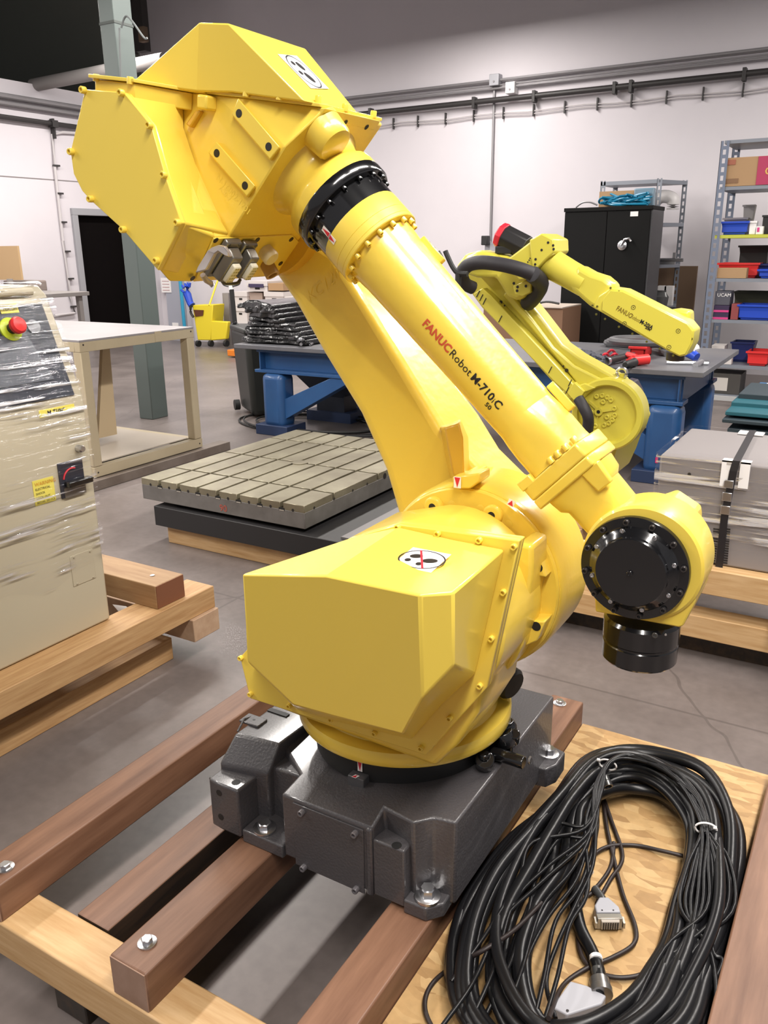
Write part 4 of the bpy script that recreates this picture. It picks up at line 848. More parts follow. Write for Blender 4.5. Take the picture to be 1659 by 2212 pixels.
bolt((-1.235, .789, .085), (0, -1, 0), .020, STEEL, t, .004, 'plug')
box('osb_sheet', (-.588, .42, .181), (-.092, yB2, .199), OSB, t, label='OSB strand board deck sheet')
for (px, py) in ((12, 1875), (318, 2037), (1209, 1520)): bolt(PZ(px, py, .268), ZA, .0095, STEEL, t, .011, 'hex_bolt')

# ================================================================= THE BIG ROBOT
R = thing('industrial_robot', (-.81, 1.41, .27), 'large yellow six-axis industrial robot arm on a grey cast base, in the foreground', 'robot')
# ---- pedestal
z0 = .268
fy = 1.133
def Z2(px, py, z): p = PZ(px, py, z); return (p[0], p[1])
g = G()
zt = .47
# main body, front edge low (z .43), plateau z .47
front = [(-.935, fy), (-.716, fy)]
pl_low = [(-.935, fy), (-.716, fy), (-.708, 1.195), (-.636, 1.155), (-.606, 1.180), (-.563, 1.188), (-.563, 1.72), (-1.02, 1.72), (-1.02, 1.23), (-.935, 1.20)]
top = [(-.935, fy, .432), (-.716, fy, .432), (-.708, 1.165, .462), (-.636, 1.150, .468), (-.606, 1.180, .47), (-.563, 1.188, .47), (-.563, 1.72, .47), (-1.02, 1.72, .47), (-1.02, 1.26, .44), (-.935, 1.20, .44)]
g.loft([(x, y, z0+.012) for x, y in pl_low], top)
body = g.make('pedestal', GRYC, R, bevel=.005, seg=3)
g = G()
# front right pocket boss
g.loft([(-.716, fy, z0+.01), (-.645, fy, z0+.01), (-.645, 1.19, z0+.01), (-.716, 1.19, z0+.01)], [(-.716, fy, .410), (-.645, fy, .410), (-.645, 1.19, .410), (-.716, 1.19, .410)])
g.make('mounting_boss', GRYC, R, bevel=.004)
g = G(); g.loft([(-.73, fy-.003, z0+.005), (-.716, fy-.003, z0+.005), (-.716, 1.2, z0+.005), (-.73, 1.2, z0+.005)], [(-.73, fy-.003, .43), (-.716, fy-.003, .43), (-.716, 1.2, .455), (-.73, 1.2, .455)]); g.make('casting_rib', GRYC, R, bevel=.004)
foot = [Z2(*p, .30) for p in ((905, 1898), (940, 1888), (983, 1904), (977, 1925), (960, 1952), (919, 1963), (871, 1943))]
o = G().loft([(x, y, z0) for x, y in foot], [(x, y, .30) for x, y in foot]).make('mounting_foot', GRYC, R, bevel=.004, seg=3)
bolt(PZ(924, 1938, .301), ZA, .0135, STEEL, R, .022, 'hex_bolt')
foot = [(-1.05, fy-.001), (-.94, fy-.001), (-.94, 1.22), (-1.05, 1.22)]
o = G().loft([(x, y, z0) for x, y in foot], [(x, y, .30) for x, y in foot]).make('mounting_foot', GRYC, R, bevel=.004, seg=3)
bolt(PZ(572, 1790, .301), ZA, .0135, STEEL, R, .016, 'hex_bolt')
foot = [(-.60, 1.63), (-.545, 1.64), (-.53, 1.67), (-.53, 1.73), (-.60, 1.75)]
o = G().loft([(x, y, z0) for x, y in foot], [(x, y, .32) for x, y in foot]).make('mounting_foot', GRYC, R, bevel=.004, seg=3)
bolt((-.56, 1.70, .32), ZA, .012, STEEL, R, .018, 'hex_bolt')
bolt(PX(1143, 1642, -.53), XA, .009, STEEL, R, .007, 'plug')
# left lug block
g = G(); pl_ = [(-1.137, fy), (-1.105, fy-.004), (-1.052, fy-.004), (-1.048, 1.20), (-1.137, 1.20)]
g.loft([(x, y, z0+.01) for x, y in pl_], [(x, y, .398) for x, y in pl_]); g.make('lug_block', GRYC, R, bevel=.005, seg=3)
for (px, py) in ((473, 1713), (477, 1765)): bolt(PY(px, py, fy-.0045), (0, -1, 0), .0062, BLKM, R, .002, 'hole')
bolt(PZ(510, 1690, .398), ZA, .008, BLKM, R, .002, 'hole')
bolt(PZ(857, 1826, .410), ZA, .008, BLKM, R, .002, 'hole')
bolt((-1.138, 1.15, .385), (-1, 0, 0), .005, CONN_D, R, .008)
# raised connector housing behind the lug block
g = G()
hb = [(-1.137, 1.19), (-1.025, 1.215), (-1.02, 1.42), (-1.137, 1.42)]
A = [(-1.139, 1.172, .412), (-1.020, 1.195, .412), (-1.000, 1.45, .412), (-1.139, 1.45, .412)]
A0 = [(x, y, z0+.01) for x, y, z in A]
B = [(-1.132, 1.222, .463), (-1.018, 1.236, .463), (-1.008, 1.45, .463), (-1.132, 1.45, .463)]
g.rings([A0, A, B]); g.make('connector_housing', GRYC, R, bevel=.006, seg=3)
g = G(); g.loft([(-1.035, 1.21, z0+.01), (-.93, 1.20, z0+.01), (-.93, 1.45, z0+.01), (-1.035, 1.45, z0+.01)], [(-1.035, 1.215, .415), (-.93, 1.20, .435), (-.90, 1.45, .452), (-1.035, 1.45, .44)]); g.make('casting_web', GRYC, R, bevel=.006)
q0 = PZ(560, 1562, .464); G().box((q0[0]-.045, q0[1]-.018, .462), (q0[0]+.01, q0[1]+.018, .468)).make('raised_pad', GRYC, R, bevel=.002); bolt(q0+np.array([-.015, 0, .004]), ZA, .003, BLKM, R, .001, 'hole')
g = G(); g.tube([(-1.14, 1.24, .455), (-1.145, 1.27, .47), (-1.14, 1.30, .463)], .003, 6).make('lifting_wire', GRYC, R)
box('dark_opening', PZ(585, 1530, .4635), PZ(618, 1548, .4655), BLKM, R)
# cover plate with four screws on the front
xa, xb, za, zb = -.892, -.745, .279, .416
o = G().prism([(-.905, fy, .272), (-.735, fy, .272), (-.735, fy, .424), (-.905, fy, .424)], (0, -.003, 0)).make('cover_plate', GRYC, R, bevel=.001)
for (px, py) in ((654, 1753), (769, 1799), (658, 1872), (771, 1919)): bolt(PY(px, py, fy-.003), (0, -1, 0), .0068, mat('grey_screw', (.16, .15, .16), .35, metal=.3), o, .009)
# ring stand mark block
g = G(); c = PZ(775, 1694, .455); 
o = G().box((c[0]-.019, c[1]-.012, .445), (c[0]+.019, c[1]+.03, .478)).make('index_block', mat('grey_block', (.07, .07, .075), .4), R, bevel=.002)
def mark(p, u, v, L_, W_, parent, flip=1):   # white tag with a red wedge
    p, u, v = [np.array(k, float) for k in (p, u, v)]; n = np.cross(u, v)
    if n@(EYE-p) < 0: n = -n
    a = G().prism([p-u*W_, p+u*W_, p+u*W_+v*L_, p-u*W_+v*L_], n*.0006).make('witness_mark', WHT, parent)
    q = p+n*.0008; tip, b1, b2 = (q+v*L_*.05, q-u*W_*.8+v*L_*.95, q+u*W_*.8+v*L_*.95) if flip > 0 else (q+v*L_*.95, q-u*W_*.8+v*L_*.05, q+u*W_*.8+v*L_*.05)
    G().prism([tip, b1, b2], n*.0004).make('red_wedge', REDP, a); return a
d = np.array([c[0]-(-.805), c[1]-1.42, 0]); d /= np.linalg.norm(d); tn = np.array([-d[1], d[0], 0])
mark(np.array([-.805, 1.42, .482])+d*.2005, tn*1.0, (0, 0, 1), .022, .0055, R, 1)
mark(np.array([c[0], c[1]-.004, .4785]), (1, 0, 0), (0, -1, 0) if False else (-.3, -1, 0), .010, .005, R, 1)
# ---- turning column
J1 = (-.805, 1.42)
G().lathe([(.199, 0), (.199, .06), (.19, .07), (.19, .09)], (*J1, .455), ZA, 72).make('bearing_ring', BLKM, R)
g = G(); g.lathe([(.205, .525), (.232, .527), (.2345, .531), (.2345, .552), (.231, .558), (.205, .562), (.188, .60), (.175, .70)], (*J1, 0), ZA, 80); g.make('turntable_flange', YELB, R)
for a_ in (-.45, -.12, .22, -2.35, -2.0, -1.2): bolt((J1[0]+.214*math.cos(a_), J1[1]+.214*math.sin(a_), .5585), ZA, .005, BLKM, R, .001, 'hole')
for (px, py) in ((1022, 1572), (979, 1594)): bolt(PZ(px, py, .5605), ZA, .006, BRND, R, .001, 'plug')
# saddle casting between turntable and J2
cz = J2[2]; cxx = J2[0]
def arc(cx_, cz_, r, a0, a1, n): return [(cx_+r*math.cos(math.radians(a0+(a1-a0)*i/n)), cz_+r*math.sin(math.radians(a0+(a1-a0)*i/n))) for i in range(n+1)]
PF = 1.405         # J2 flange face
sad = [(-1.03, .575), (-.62, .560), (-.575, .62), (-.535, .70)]+arc(cxx, cz, .165, -40, 100, 14)+[(-.80, .99), (-1.02, .84)]
g = G(); 
low = [(x, 1.207, z) for x, z in sad]; hi = [(x, PF-.01, z) for x, z in sad]
g.loft(low, hi); g.make('saddle_casting', YELB, R, bevel=.010, seg=3)
sad2 = [(-1.0, .57), (-.615, .57), (-.60, .64)]+arc(cxx, cz, .15, -30, 110, 10)+[(-.95, .80)]
g = G(); g.loft([(x, PF-.03, z) for x, z in sad2], [(x, 1.56, z) for x, z in sad2]); g.make('saddle_casting', YELB, R, bevel=.012, seg=3)
G().loft([PY(*p, 1.3) for p in ((1133, 1170), (1152, 1165), (1165, 1245), (1160, 1262), (1145, 1262))], [PY(*p, 1.39) for p in ((1133, 1170), (1152, 1165), (1165, 1245), (1160, 1262), (1145, 1262))]) 
# J2 flange ring
fc = np.array([-.652, PF, .866])
G().lathe([(.02, .001), (.186, .001), (.189, -.002), (.189, -.028), (.18, -.034), (.17, -.036)], fc, (0, -1, 0), 72).make('shoulder_flange', YELB, R)
def onfl(px, py, y=PF): return PY(px, py, y)
for (px, py) in ((919, 1104), (976, 1089), (1038, 1098), (1099, 1132), (1168, 1255), (1164, 1318)): G().lathe([(.0075, 0), (.0075, .0012), (.006, .0016), (.001, .0016)], onfl(px, py), (0, -1, 0), 16).make('plug_disc', YELB, R)
for (px, py) in ((940, 1092), (1067, 1110)):
    p = onfl(px, py); d_ = (fc-p); d_ /= np.linalg.norm(d_); s_ = np.array([-d_[2], 0, d_[0]])
    q = [p+s_*.018+d_*.05, p-s_*.018+d_*.05]
    g = G(); ring = [(p[0]+.018*math.cos(a_), p[1], p[2]+.018*math.sin(a_)) for a_ in np.linspace(0, 6.283, 18, endpoint=False)]
    g.lathe([(.02, 0), (.02, .010), (.017, .013)], p, (0, -1, 0), 24); g.loft([p+s_*.018, p-s_*.018, p-s_*.024+d_*.045, p+s_*.024+d_*.045], [v+np.array([0, -.012, 0]) for v in (p+s_*.018, p-s_*.018, p-s_*.024+d_*.045, p+s_*.024+d_*.045)])
    g.make('bolt_lug', YELB, R, bevel=.002); bolt(p+np.array([0, -.013, 0]), (0, -1, 0), .0062, BLKM, R, .002, 'hole')
bolt(onfl(999, 1137, 1.335), (0, -.6, .8), .0075, BLKM, R, .003, 'hole')
# machined lugs at the right
A = [PY(*p, 1.375) for p in ((1149, 1190), (1160, 1188), (1177, 1241), (1180, 1248), (1152, 1243), (1148, 1225))]
G().prism(A, (0, .04, 0)).make('bolt_lug', YELB, R, bevel=.003); bolt(PY(1162, 1226, 1.3745), (0, -1, 0), .0075, BLKM, R, .002, 'hole')
A = [PY(*p, 1.365) for p in ((1143, 1341), (1178, 1343), (1160, 1385), (1132, 1398), (1130, 1360))]
G().prism(A, (0, .05, 0)).make('bolt_lug', YELB, R, bevel=.003); bolt(PY(1158, 1353, 1.3645), (0, -1, 0), .0075, BLKM, R, .002, 'hole')
A = [PY(*p, 1.33) for p in ((1118, 1172), (1150, 1180), (1150, 1240), (1140, 1300), (1138, 1345), (1128, 1395), (1105, 1440), (1062, 1478), (1040, 1478))]
G().prism(A, (0, .08, 0)).make('saddle_rib', YELB, R, bevel=.008, seg=3)
# small black cable gland at the back right of the saddle
G().lathe([(.001, 0), (.03, .002), (.036, .01), (.036, .035), (.03, .05)], PY(1108, 1482, 1.5)+np.array([.005, 0, 0]), (-1, .3, .2), 20).make('rubber_plug', BLKM, R)
g = G(); g.loft([PY(*p, 1.50) for p in ((1080, 1500), (1103, 1505), (1090, 1550), (1065, 1555))], [PY(*p, 1.54) for p in ((1080, 1500), (1103, 1505), (1090, 1550), (1065, 1555))]); g.make('saddle_rib', YELB, R, bevel=.006)

# ---- motor cover plate and box
yP = 1.182
plate = [PY(*p, yP) for p in ((770, 1158), (862, 1133), (1122, 1168), (1052, 1485), (920, 1632), (540, 1509), (518, 1420))]
plate.append(PY(600, 1330, yP))
o = G().prism(plate, (0, .014, 0)).make('cover_flange', YEL, R, bevel=.002)
G().prism([p*np.array([1, 0, 1])+np.array([0, yP+.014, 0])+(np.array([plate[2][0]*.0, 0, 0])) for p in plate], (0, .012, 0)).make('gasket_flange', YEL, R, bevel=.002)
F_ = dict(a=PY(522, 1240, .94), b=PY(704, 1243, .938), c=PY(908, 1285, .955), d=PY(980, 1280, .99), e=PY(982, 1437, .99), f=PY(911, 1510, .97), g=PY(872, 1586, 1.03), h=PY(714, 1546, 1.01), i=PY(632, 1522, 1.0), j=PY(535, 1430, .96))
y_ = yP-.001
B_ = dict(a=PY(765, 1160, y_), b=PY(862, 1138, y_), c=PY(980, 1165, y_), d=PY(1090, 1186, y_), e=PY(1026, 1457, y_), f=PY(957, 1519, y_), g=PY(889, 1597, y_), h=PY(712, 1555, y_), i=PY(640, 1532, y_), j=PY(548, 1438, y_))
ks = 'abcdefghij'; V = [F_[k] for k in ks]+[B_[k] for k in ks]; I = {k: i for i, k in enumerate(ks)}
Fc = [(I['a'], I['b'], I['h'], I['i'], I['j']), (I['b'], I['c'], I['f'], I['g'], I['h']), (I['c'], I['d'], I['e'], I['f'])]
for u, v in zip(ks, ks[1:]+ks[0]): Fc.append((I[u], I[v], I[v]+10, I[u]+10))
Fc.append(tuple(range(10, 20)))
G().add(V, Fc).make('motor_cover', YEL, R, bevel=.004, smooth=12)
for (px, py) in ((861, 1136), (947, 1150), (1037, 1164), (1112, 1178), (1089, 1276), (1063, 1376), (1038, 1478), (973, 1548), (911, 1612), (811, 1580), (717, 1550), (627, 1521), (543, 1496), (522, 1418)): bolt(PY(px, py+2, yP), (0, -1, 0), .0055, YEL, o, .007)
p = PY(766, 1166, yP+.002)
# warning sticker on top of the cover
def decal(c, u, v, L_, W_, parent, slash=True):
    c, u, v = [np.array(k, float) for k in (c, u, v)]; u /= np.linalg.norm(u); v = v-u*(u@v); v /= np.linalg.norm(v); n = np.cross(u, v)
    if n@(EYE-c) < 0: n = -n
    a = G().prism([c-u*L_-v*W_, c+u*L_-v*W_, c+u*L_+v*W_, c-u*L_+v*W_], n*.0006).make('warning_sticker', WHT, parent)
    def ell(r0, r1, k, m_, cc=(0, 0), sx=1, sy=1, rot=0, name='print'):
        pts = []
        for t_ in np.linspace(0, 2*math.pi, 40, endpoint=False):
            x, y = sx*math.cos(t_), sy*math.sin(t_); x, y = x*math.cos(rot)-y*math.sin(rot), x*math.sin(rot)+y*math.cos(rot); pts.append((x, y))
        O = [c+n*k+u*(cc[0]+x*r1)+v*(cc[1]+y*r1) for x, y in pts]
        if r0 == 0: G().prism(O, n*.0002).make(name, m_, a)
        else:
            In = [c+n*k+u*(cc[0]+x*r0)+v*(cc[1]+y*r0) for x, y in pts]; N_ = 40
            mesh(name, O+In, [(i, (i+1) % N_, N_+(i+1) % N_, N_+i) for i in range(N_)], m_, a, smooth=0)
    R_ = W_*.92
    ell(R_*.93, R_, .0008, BLKI, sx=1.25, name='circle_print')
    for (x, y, sx, sy) in ((-.42, .22, .42, .22), (.45, .0, .50, .24), (-.62, -.32, .2, .17), (.1, -.5, .2, .17)): ell(0, R_, .0008, BLKI, (x*R_, y*R_), sx*.8, sy, .35, 'footprint_print')
    if slash: G().prism([c+n*.001+u*x+v*y for x, y in ((-R_*.55, R_*.85), (-R_*.45, R_*.9), (R_*.55, -R_*.85), (R_*.45, -R_*.9))], n*.0002).make('red_slash', REDP, a)
nt_ = np.cross(F_['c']-F_['b'], B_['c']-F_['c']); nt_ /= np.linalg.norm(nt_)
if nt_[2] < 0: nt_ = -nt_
pc = hit(911, 1212, nt_, nt_@F_['c'])+nt_*.0022
decal(pc, (1, 0, 0), (0, 1, .1), .034, .034, R)
def seam_line(): pass

# ---- upper arm (link 2)
yN, yFa = 1.535, 1.665
Np = [(600, 598), (640, 655), (700, 762), (780, 893), (833, 1013), (862, 1113), (868, 1200), (900, 1300), (985, 1360), (1080, 1350), (1140, 1290), (1160, 1205), (1125, 1125), (1060, 1050), (1005, 985), (950, 925), (870, 790), (785, 650), (720, 545), (600, 470), (560, 520)]
Fp = [(615, 575), (655, 640), (715, 750), (795, 880), (850, 1000), (880, 1105), (890, 1200), (960, 1330), (1060, 1400), (1160, 1375), (1215, 1310), (1247, 1195), (1230, 1120), (1175, 1055), (1085, 967), (1040, 892), (930, 745), (850, 640), (770, 530), (650, 450), (590, 500)]
A = [PY(*p, yN) for p in Np]; B = [PY(*p, yFa) for p in Fp]
V = A+B; n = len(A)
G().loft(A, B).make('upper_arm', YELB, R, bevel=.018, seg=4, smooth=50)
# boss that joins the arm to the J2 flange
G().lathe([(.10, 0), (.190, .004), (.193, .008), (.196, .03), (.196, .15)], (fc[0], PF+.004, fc[2]), (0, 1, 0), 64).make('shoulder_hub', YELB, R)
A = [PY(*p, 1.39) for p in ((976, 1030), (1010, 1026), (1036, 1022), (1036, 1040), (1015, 1056), (978, 1056))]
o = G().prism(A, (0, .05, 0)).make('stop_block', YELB, R, bevel=.003)
G().prism([PY(*p, 1.43) for p in ((980, 1032), (1004, 1030), (1006, 1054), (982, 1054))], (0, .11, 0)).make('stop_rib', YELB, R, bevel=.003)
mark(PY(988, 1054, 1.388), (1, 0, 0), (0, 0, 1), .022, .0075, R, 1)
A = [PY(*p, 1.42) for p in ((960, 924), (992, 913), (1000, 945), (1003, 1025), (980, 1030), (972, 990))]
B = [PY(*p, 1.545) for p in ((950, 922), (995, 905), (1012, 945), (1015, 1035), (975, 1040), (962, 990))]
G().loft(A, B).make('stop_rib', mat('yellow_recess_shade', (.62, .36, .03), .3, coat=.4), R, bevel=.004)  # shade of the recess put into a darker, more orange yellow
mark(PY(1102, 1092, 1.385), (.8, 0, -.3), (.3, 0, .8), .014, .008, R, -1)
# cast lettering on the arm
ptx = PY(668, 655, yN-.001); 
text('cast_lettering', 'KC120', PY(668, 655, yN), PY(722, 612, yN)-PY(668, 655, yN), (PY(662, 630, yN)-PY(668, 655, yN)), .036, YELB, R, lift=.0015)

# ---- elbow casing (link 3)
cf = -.945      # front face along e1
bL, bR = -.135, .12
sec = [(bL, -.27), (bL, .046), (-.093, .126), (.093, .126), (.106, .06), (.12, -.05), (.12, -.27)]
def ring3(a, S_): return [FR(a, b, c) for b, c in S_]
# side outline (e1,e2) of the casing seen along Y
side = [(-.945, -.268), (-.945, .046), (-1.075, .044), (-1.162, -.016), (-1.30, -.111), (-1.305, -.20), (-1.22, -.268)]
prof_n = [(-.945, .126), (-.951, .128), (-1.075, .044), (-1.162, -.016), (-1.30, -.111), (-1.305, -.20), (-1.22, -.268), (-.945, -.268)]
g = G()
# main block: near face (b=bL) with chamfer to the top plane Q
near = [FR(a, bL, c) for a, c in ((-.945, -.268), (-.945, .046), (-1.075, .044), (-1.162, -.016), (-1.30, -.111), (-1.305, -.20), (-1.22, -.268))]
midr = [FR(a, -.093, c) for a, c in ((-.945, -.268), (-.945, .126), (-.953, .128), (-1.162, -.016), (-1.30, -.111), (-1.305, -.20), (-1.22, -.268))]
farr = [FR(a, .11, c) for a, c in ((-.945, -.268), (-.945, .126), (-.953, .128), (-1.162, -.016), (-1.30, -.111), (-1.305, -.20), (-1.22, -.268))]
g.rings([near, midr, farr]); g.make('elbow_casing', YELB, R, bevel=.003, smooth=20)
# dark-lipped top flange at the front
A = [FR(-.944, b, c) for b, c in ((-.098, .120), (.096, .120), (.108, .062), (.10, .06), (.096, .134), (-.098, .134))]
G().loft([FR(-.944, -.095, .112), FR(-.944, .094, .112), FR(-.944, .094, .134), FR(-.944, -.095, .134)], [FR(-.99, -.095, .08), FR(-.99, .094, .08), FR(-.99, .094, .103), FR(-.99, -.095, .103)]).make('flange_lip', YEL, R, bevel=.002)
for (px, py) in ((746, 265), (792, 275)): bolt(hit(px, py, E1, E1@FR(-.9435, 0, 0)), tuple(E1), .0045, BLKM, R, .001, 'hole')
# chamfered near-side bulge out to the flat cover plate
C1 = [(-.967, -.146), (-1.045, -.108), (-1.118, -.065), (-1.2, -.064), (-1.281, -.122), (-1.253, -.235), (-1.225, -.262), (-1.19, -.272), (-1.16, -.27), (-1.068, -.255), (-.96, -.252)]
D1 = [(-.948, -.150), (-1.030, -.136), (-1.146, -.078), (-1.18, -.035), (-1.30, -.112), (-1.29, -.235), (-1.25, -.262), (-1.21, -.275), (-1.16, -.272), (-1.05, -.268), (-.95, -.268)]
yc = 1.168
A = [np.array([*(WR+a*E1+c*E2)])*np.array([1, 0, 1])+np.array([0, yc, 0]) for a, c in C1]; B = [FR(a, bL-.002, c) for a, c in D1]
G().loft(A, B).make('side_bulge', YELB, R, bevel=.003, smooth=20)
P3 = [np.array([p[0], 1.158, p[2]]) for p in A]
o = G().prism(P3, (0, .010, 0)).make('side_cover', YEL, R, bevel=.0015)
for (px, py) in ((183, 195), (265, 201), (326, 271), (357, 378), (386, 481), (341, 563), (269, 496), (199, 430), (157, 328)): bolt(PY(px, py, 1.158), (0, -1, 0), .0063, YEL, o, .008)
# connector box below the bulge with its panel on the front
A = [(-1.01, 1.165, -.150), (-.945, 1.236, -.155)]
bx = [hit(463, 516, E1, E1@FR(-.945, 0, 0)), hit(632, 507, E1, E1@FR(-.945, 0, 0))]
box_near = [FR(-.972, -.242, -.150), FR(-.972, -.242, -.258), FR(-1.09, -.242, -.262), FR(-1.05, -.242, -.150)]
g = G()
sec_f = [FR(-.946, -.172, -.158), FR(-.946, -.157, -.275), FR(-.946, -.215, -.272), FR(-.968, -.240, -.252), FR(-.968, -.240, -.150)]
g.loft([FR(-.946, -.172, -.158), FR(-.946, -.157, -.272), FR(-.950, -.215, -.272), FR(-.968, -.240, -.255), FR(-.968, -.240, -.150)], [FR(-1.10, -.172, -.10), FR(-1.10, -.157, -.272), FR(-1.10, -.215, -.272), FR(-1.09, -.240, -.255), FR(-1.05, -.240, -.12)])
g.make('connector_box', YELB, R, bevel=.003, smooth=20)
g = G(); g.loft([FR(-.946, -.172, -.158), FR(-.946, .06, -.150), FR(-.946, .11, -.20), FR(-.946, .10, -.268), FR(-.946, -.155, -.272)], [FR(-1.12, -.172, -.1), FR(-1.12, .06, -.1), FR(-1.12, .11, -.18), FR(-1.12, .10, -.268), FR(-1.12, -.155, -.272)]); g.make('connector_box', YELB, R, bevel=.002, smooth=20)
def PE(px, py, a=-.942): return hit(px, py, E1, E1@FR(a, 0, 0))
pan = [PE(*p) for p in ((463, 516), (632, 508), (655, 532), (640, 560), (605, 592), (592, 596), (425, 604), (443, 560))]
CP = G().prism(pan, -E1*.004).make('connector_panel', YEL, R, bevel=.001)
for (px, py) in ((466, 519), (556, 518), (629, 517), (606, 569), (416, 601)): bolt(PE(px, py), tuple(E1), .006, BRND, CP, .002, 'plug')
# two rectangular connectors (open shells, ivory inserts), cap and stub
for (cxp, cyp, w_, h_, m_) in ((478, 553, .030, .045, 0), (517, 551, .027, .040, 1)):
    c = PE(cxp, cyp, -.940); u = EY; v = E2
    g = G(); g.loft([c-u*w_*.75-v*h_, c+u*w_*.75-v*h_, c+u*w_*.75+v*h_*1.0, c-u*w_*.75+v*h_*1.0], [c-u*w_*.7-v*h_*.95+E1*.012, c+u*w_*.7-v*h_*.95+E1*.012, c+u*w_*.7+v*h_*.95+E1*.012, c-u*w_*.7+v*h_*.95+E1*.012])
    g.loft([c-u*w_*.5-v*h_*.8+E1*.012, c+u*w_*.5-v*h_*.8+E1*.012, c+u*w_*.5+v*h_*.75+E1*.012, c-u*w_*.5+v*h_*.75+E1*.012], [c-u*w_*.48-v*h_*.75+E1*.035, c+u*w_*.48-v*h_*.75+E1*.035, c+u*w_*.48+v*h_*.6+E1*.035, c-u*w_*.48+v*h_*.6+E1*.035])
    q = g.make('connector_shell', mat('dull_connector_metal', (.20, .19, .17), .35, metal=.6), R, bevel=.003)
    g = G(); g.loft([c-u*w_*.36-v*h_*.62+E1*.034, c+u*w_*.36-v*h_*.62+E1*.034, c+u*w_*.36+v*h_*.35+E1*.034, c-u*w_*.36+v*h_*.35+E1*.034], [c-u*w_*.33-v*h_*.58+E1*.046, c+u*w_*.33-v*h_*.58+E1*.046, c+u*w_*.33+v*h_*.3+E1*.046, c-u*w_*.33+v*h_*.3+E1*.046]); g.make('pin_insert', IVOR, q, bevel=.003)
    for i in range(3):
        for j in range(5): bolt(c+u*w_*(.2*(i-1))+v*h_*(-.5+.18*j)+E1*.046, tuple(E1), .0016, mat('brass_green', (.28, .25, .04), .5), q, .001, 'plug')
    for s in (-1, 1): bolt(c+u*w_*.5*s+v*h_*.86+E1*.012, tuple(E1), .0035, CONN_D, q, .002, 'plug')
c = PE(470, 556, -.93)
g = G(); lv = [PE(463, 535, -.93), PE(478, 529, -.92), PE(490, 532, -.90), PE(500, 545, -.89), PE(503, 556, -.885), PE(492, 553, -.89), PE(478, 543, -.90), PE(470, 548, -.905), PE(452, 583, -.90), PE(428, 589, -.91), PE(434, 576, -.915), PE(455, 543, -.92)]
g.prism(lv, -EY*.0+np.array([.003, -.012, 0])); g.make('locking_lever', CLIP, R, bevel=.002)
g = G(); g.tube([PE(438, 594, -.915), PE(446, 606, -.91), PE(456, 612, -.91), PE(461, 617, -.905)], .0055, 8).make('locking_lever', CLIP, R)
g = G(); g.tube(spline([PE(478, 604, -.92), PE(484, 612, -.915), PE(500, 613, -.915), PE(513, 611, -.915), PE(519, 604, -.92)], 5), .0032, 8).make('wire_bail', CONN_D, R)
G().lathe([(.0165, 0), (.0175, .022), (.015, .026)], PE(572, 541, -.942), E1, 24).make('plastic_cap', mat('translucent_cap', (.72, .62, .38), .4), R)
G().lathe([(.0150, 0), (.0155, .03), (.010, .03), (.010, .02), (.001, .02)], PE(575, 568, -.942), E1-.25*E2, 24).make('pipe_stub', mat('tan_stub', (.42, .25, .08), .5), R)
# fins on the side face
for q_ in (((514, 211), (604, 317), (583, 345), (500, 247)), ((467, 305), (551, 401), (533, 425), (450, 330))):
    A = [PY(*p, 1.262) for p in q_]; B = [PY(p[0]+3, p[1]+3, 1.274) for p in q_]
    G().loft(A, B).make('side_pad', YEL, R, bevel=.002)
for (px, py) in ((516, 245), (580, 317), (468, 331), (529, 401)): bolt(PY(px, py, 1.2618), (0, -1, 0), .0058, BLKM, R, .0015, 'hole')
for k, (s_, px, py) in enumerate((('N-16002-1201', 466, 385), ('A20-7', 472, 408))):
    text('cast_lettering', s_, PY(px, py, 1.2735), PY(px+30, py+34, 1.2735)-PY(px, py, 1.2735), E2, .017 if k == 0 else .014, YEL, R, lift=.001)
# rib and lug between bulge and dome
A = [PY(*p, 1.262) for p in ((412, 262), (424, 237), (446, 237), (446, 205), (424, 203), (422, 232), (405, 260))]
G().prism([PY(*p, 1.245) for p in ((424, 202), (446, 205), (445, 237), (423, 235))], (0, .03, 0)).make('cast_lug', YELB, R, bevel=.004)
G().prism([PY(*p, 1.262) for p in ((400, 268), (423, 235), (432, 240), (410, 276))], (0, .014, 0)).make('cast_rib', mat('yellow_recess_shade', (.62, .36, .03), .3), R, bevel=.003)  # recess shade painted into the rib colour
# top flange line on plane Q and the dome
def QP(a, b, up=0):   # plane Q along e1=a, y=b
    return FR(a, b, .786+.69*a)+up*np.array([.158, 0, .987])
fl = [QP(-.951, -.10), QP(-1.072, -.138), QP(-1.162, -.145), QP(-1.20, -.24), QP(-1.285, -.25), QP(-1.33, -.10), QP(-1.33, .11), QP(-.951, .11)]
G().prism(fl, np.array([.158, 0, .987])*.006).make('dome_flange', YEL, R, bevel=.001)
fl2 = [QP(-1.165, -.137), QP(-1.202, -.236), QP(-1.282, -.238), QP(-1.31, -.10), QP(-1.20, -.10)]
G().loft([p-np.array([.158, 0, .987])*.001 for p in fl2], [p-np.array([.158, 0, .987])*.03 for p in fl2]).make('elbow_casing', YELB, R, bevel=.002)
A = [p+np.array([.158, 0, .987])*.010 for p in (QP(-1.30, -.20), QP(-1.17, -.155), QP(-1.055, -.155), QP(-.957, -.130), QP(-.957, .045), QP(-1.15, .075), QP(-1.30, .05))]
dome_base = [PY(284, 178, 1.21), PY(425, 197, 1.252), PY(500, 199, 1.262), PY(658, 219, 1.278), PY(772, 243, 1.455)]
dome_base += [np.array([dome_base[4][0]-.15, 1.50, dome_base[4][2]+.02]), np.array([dome_base[0][0]+.02, 1.46, dome_base[0][2]])]
v1, v2 = PY(430, 48, 1.25), PY(493, 50, 1.242); v3 = PY(660, 105, 1.242+.222)
v4 = np.array([v1[0]-.0, 1.44, v1[2]])
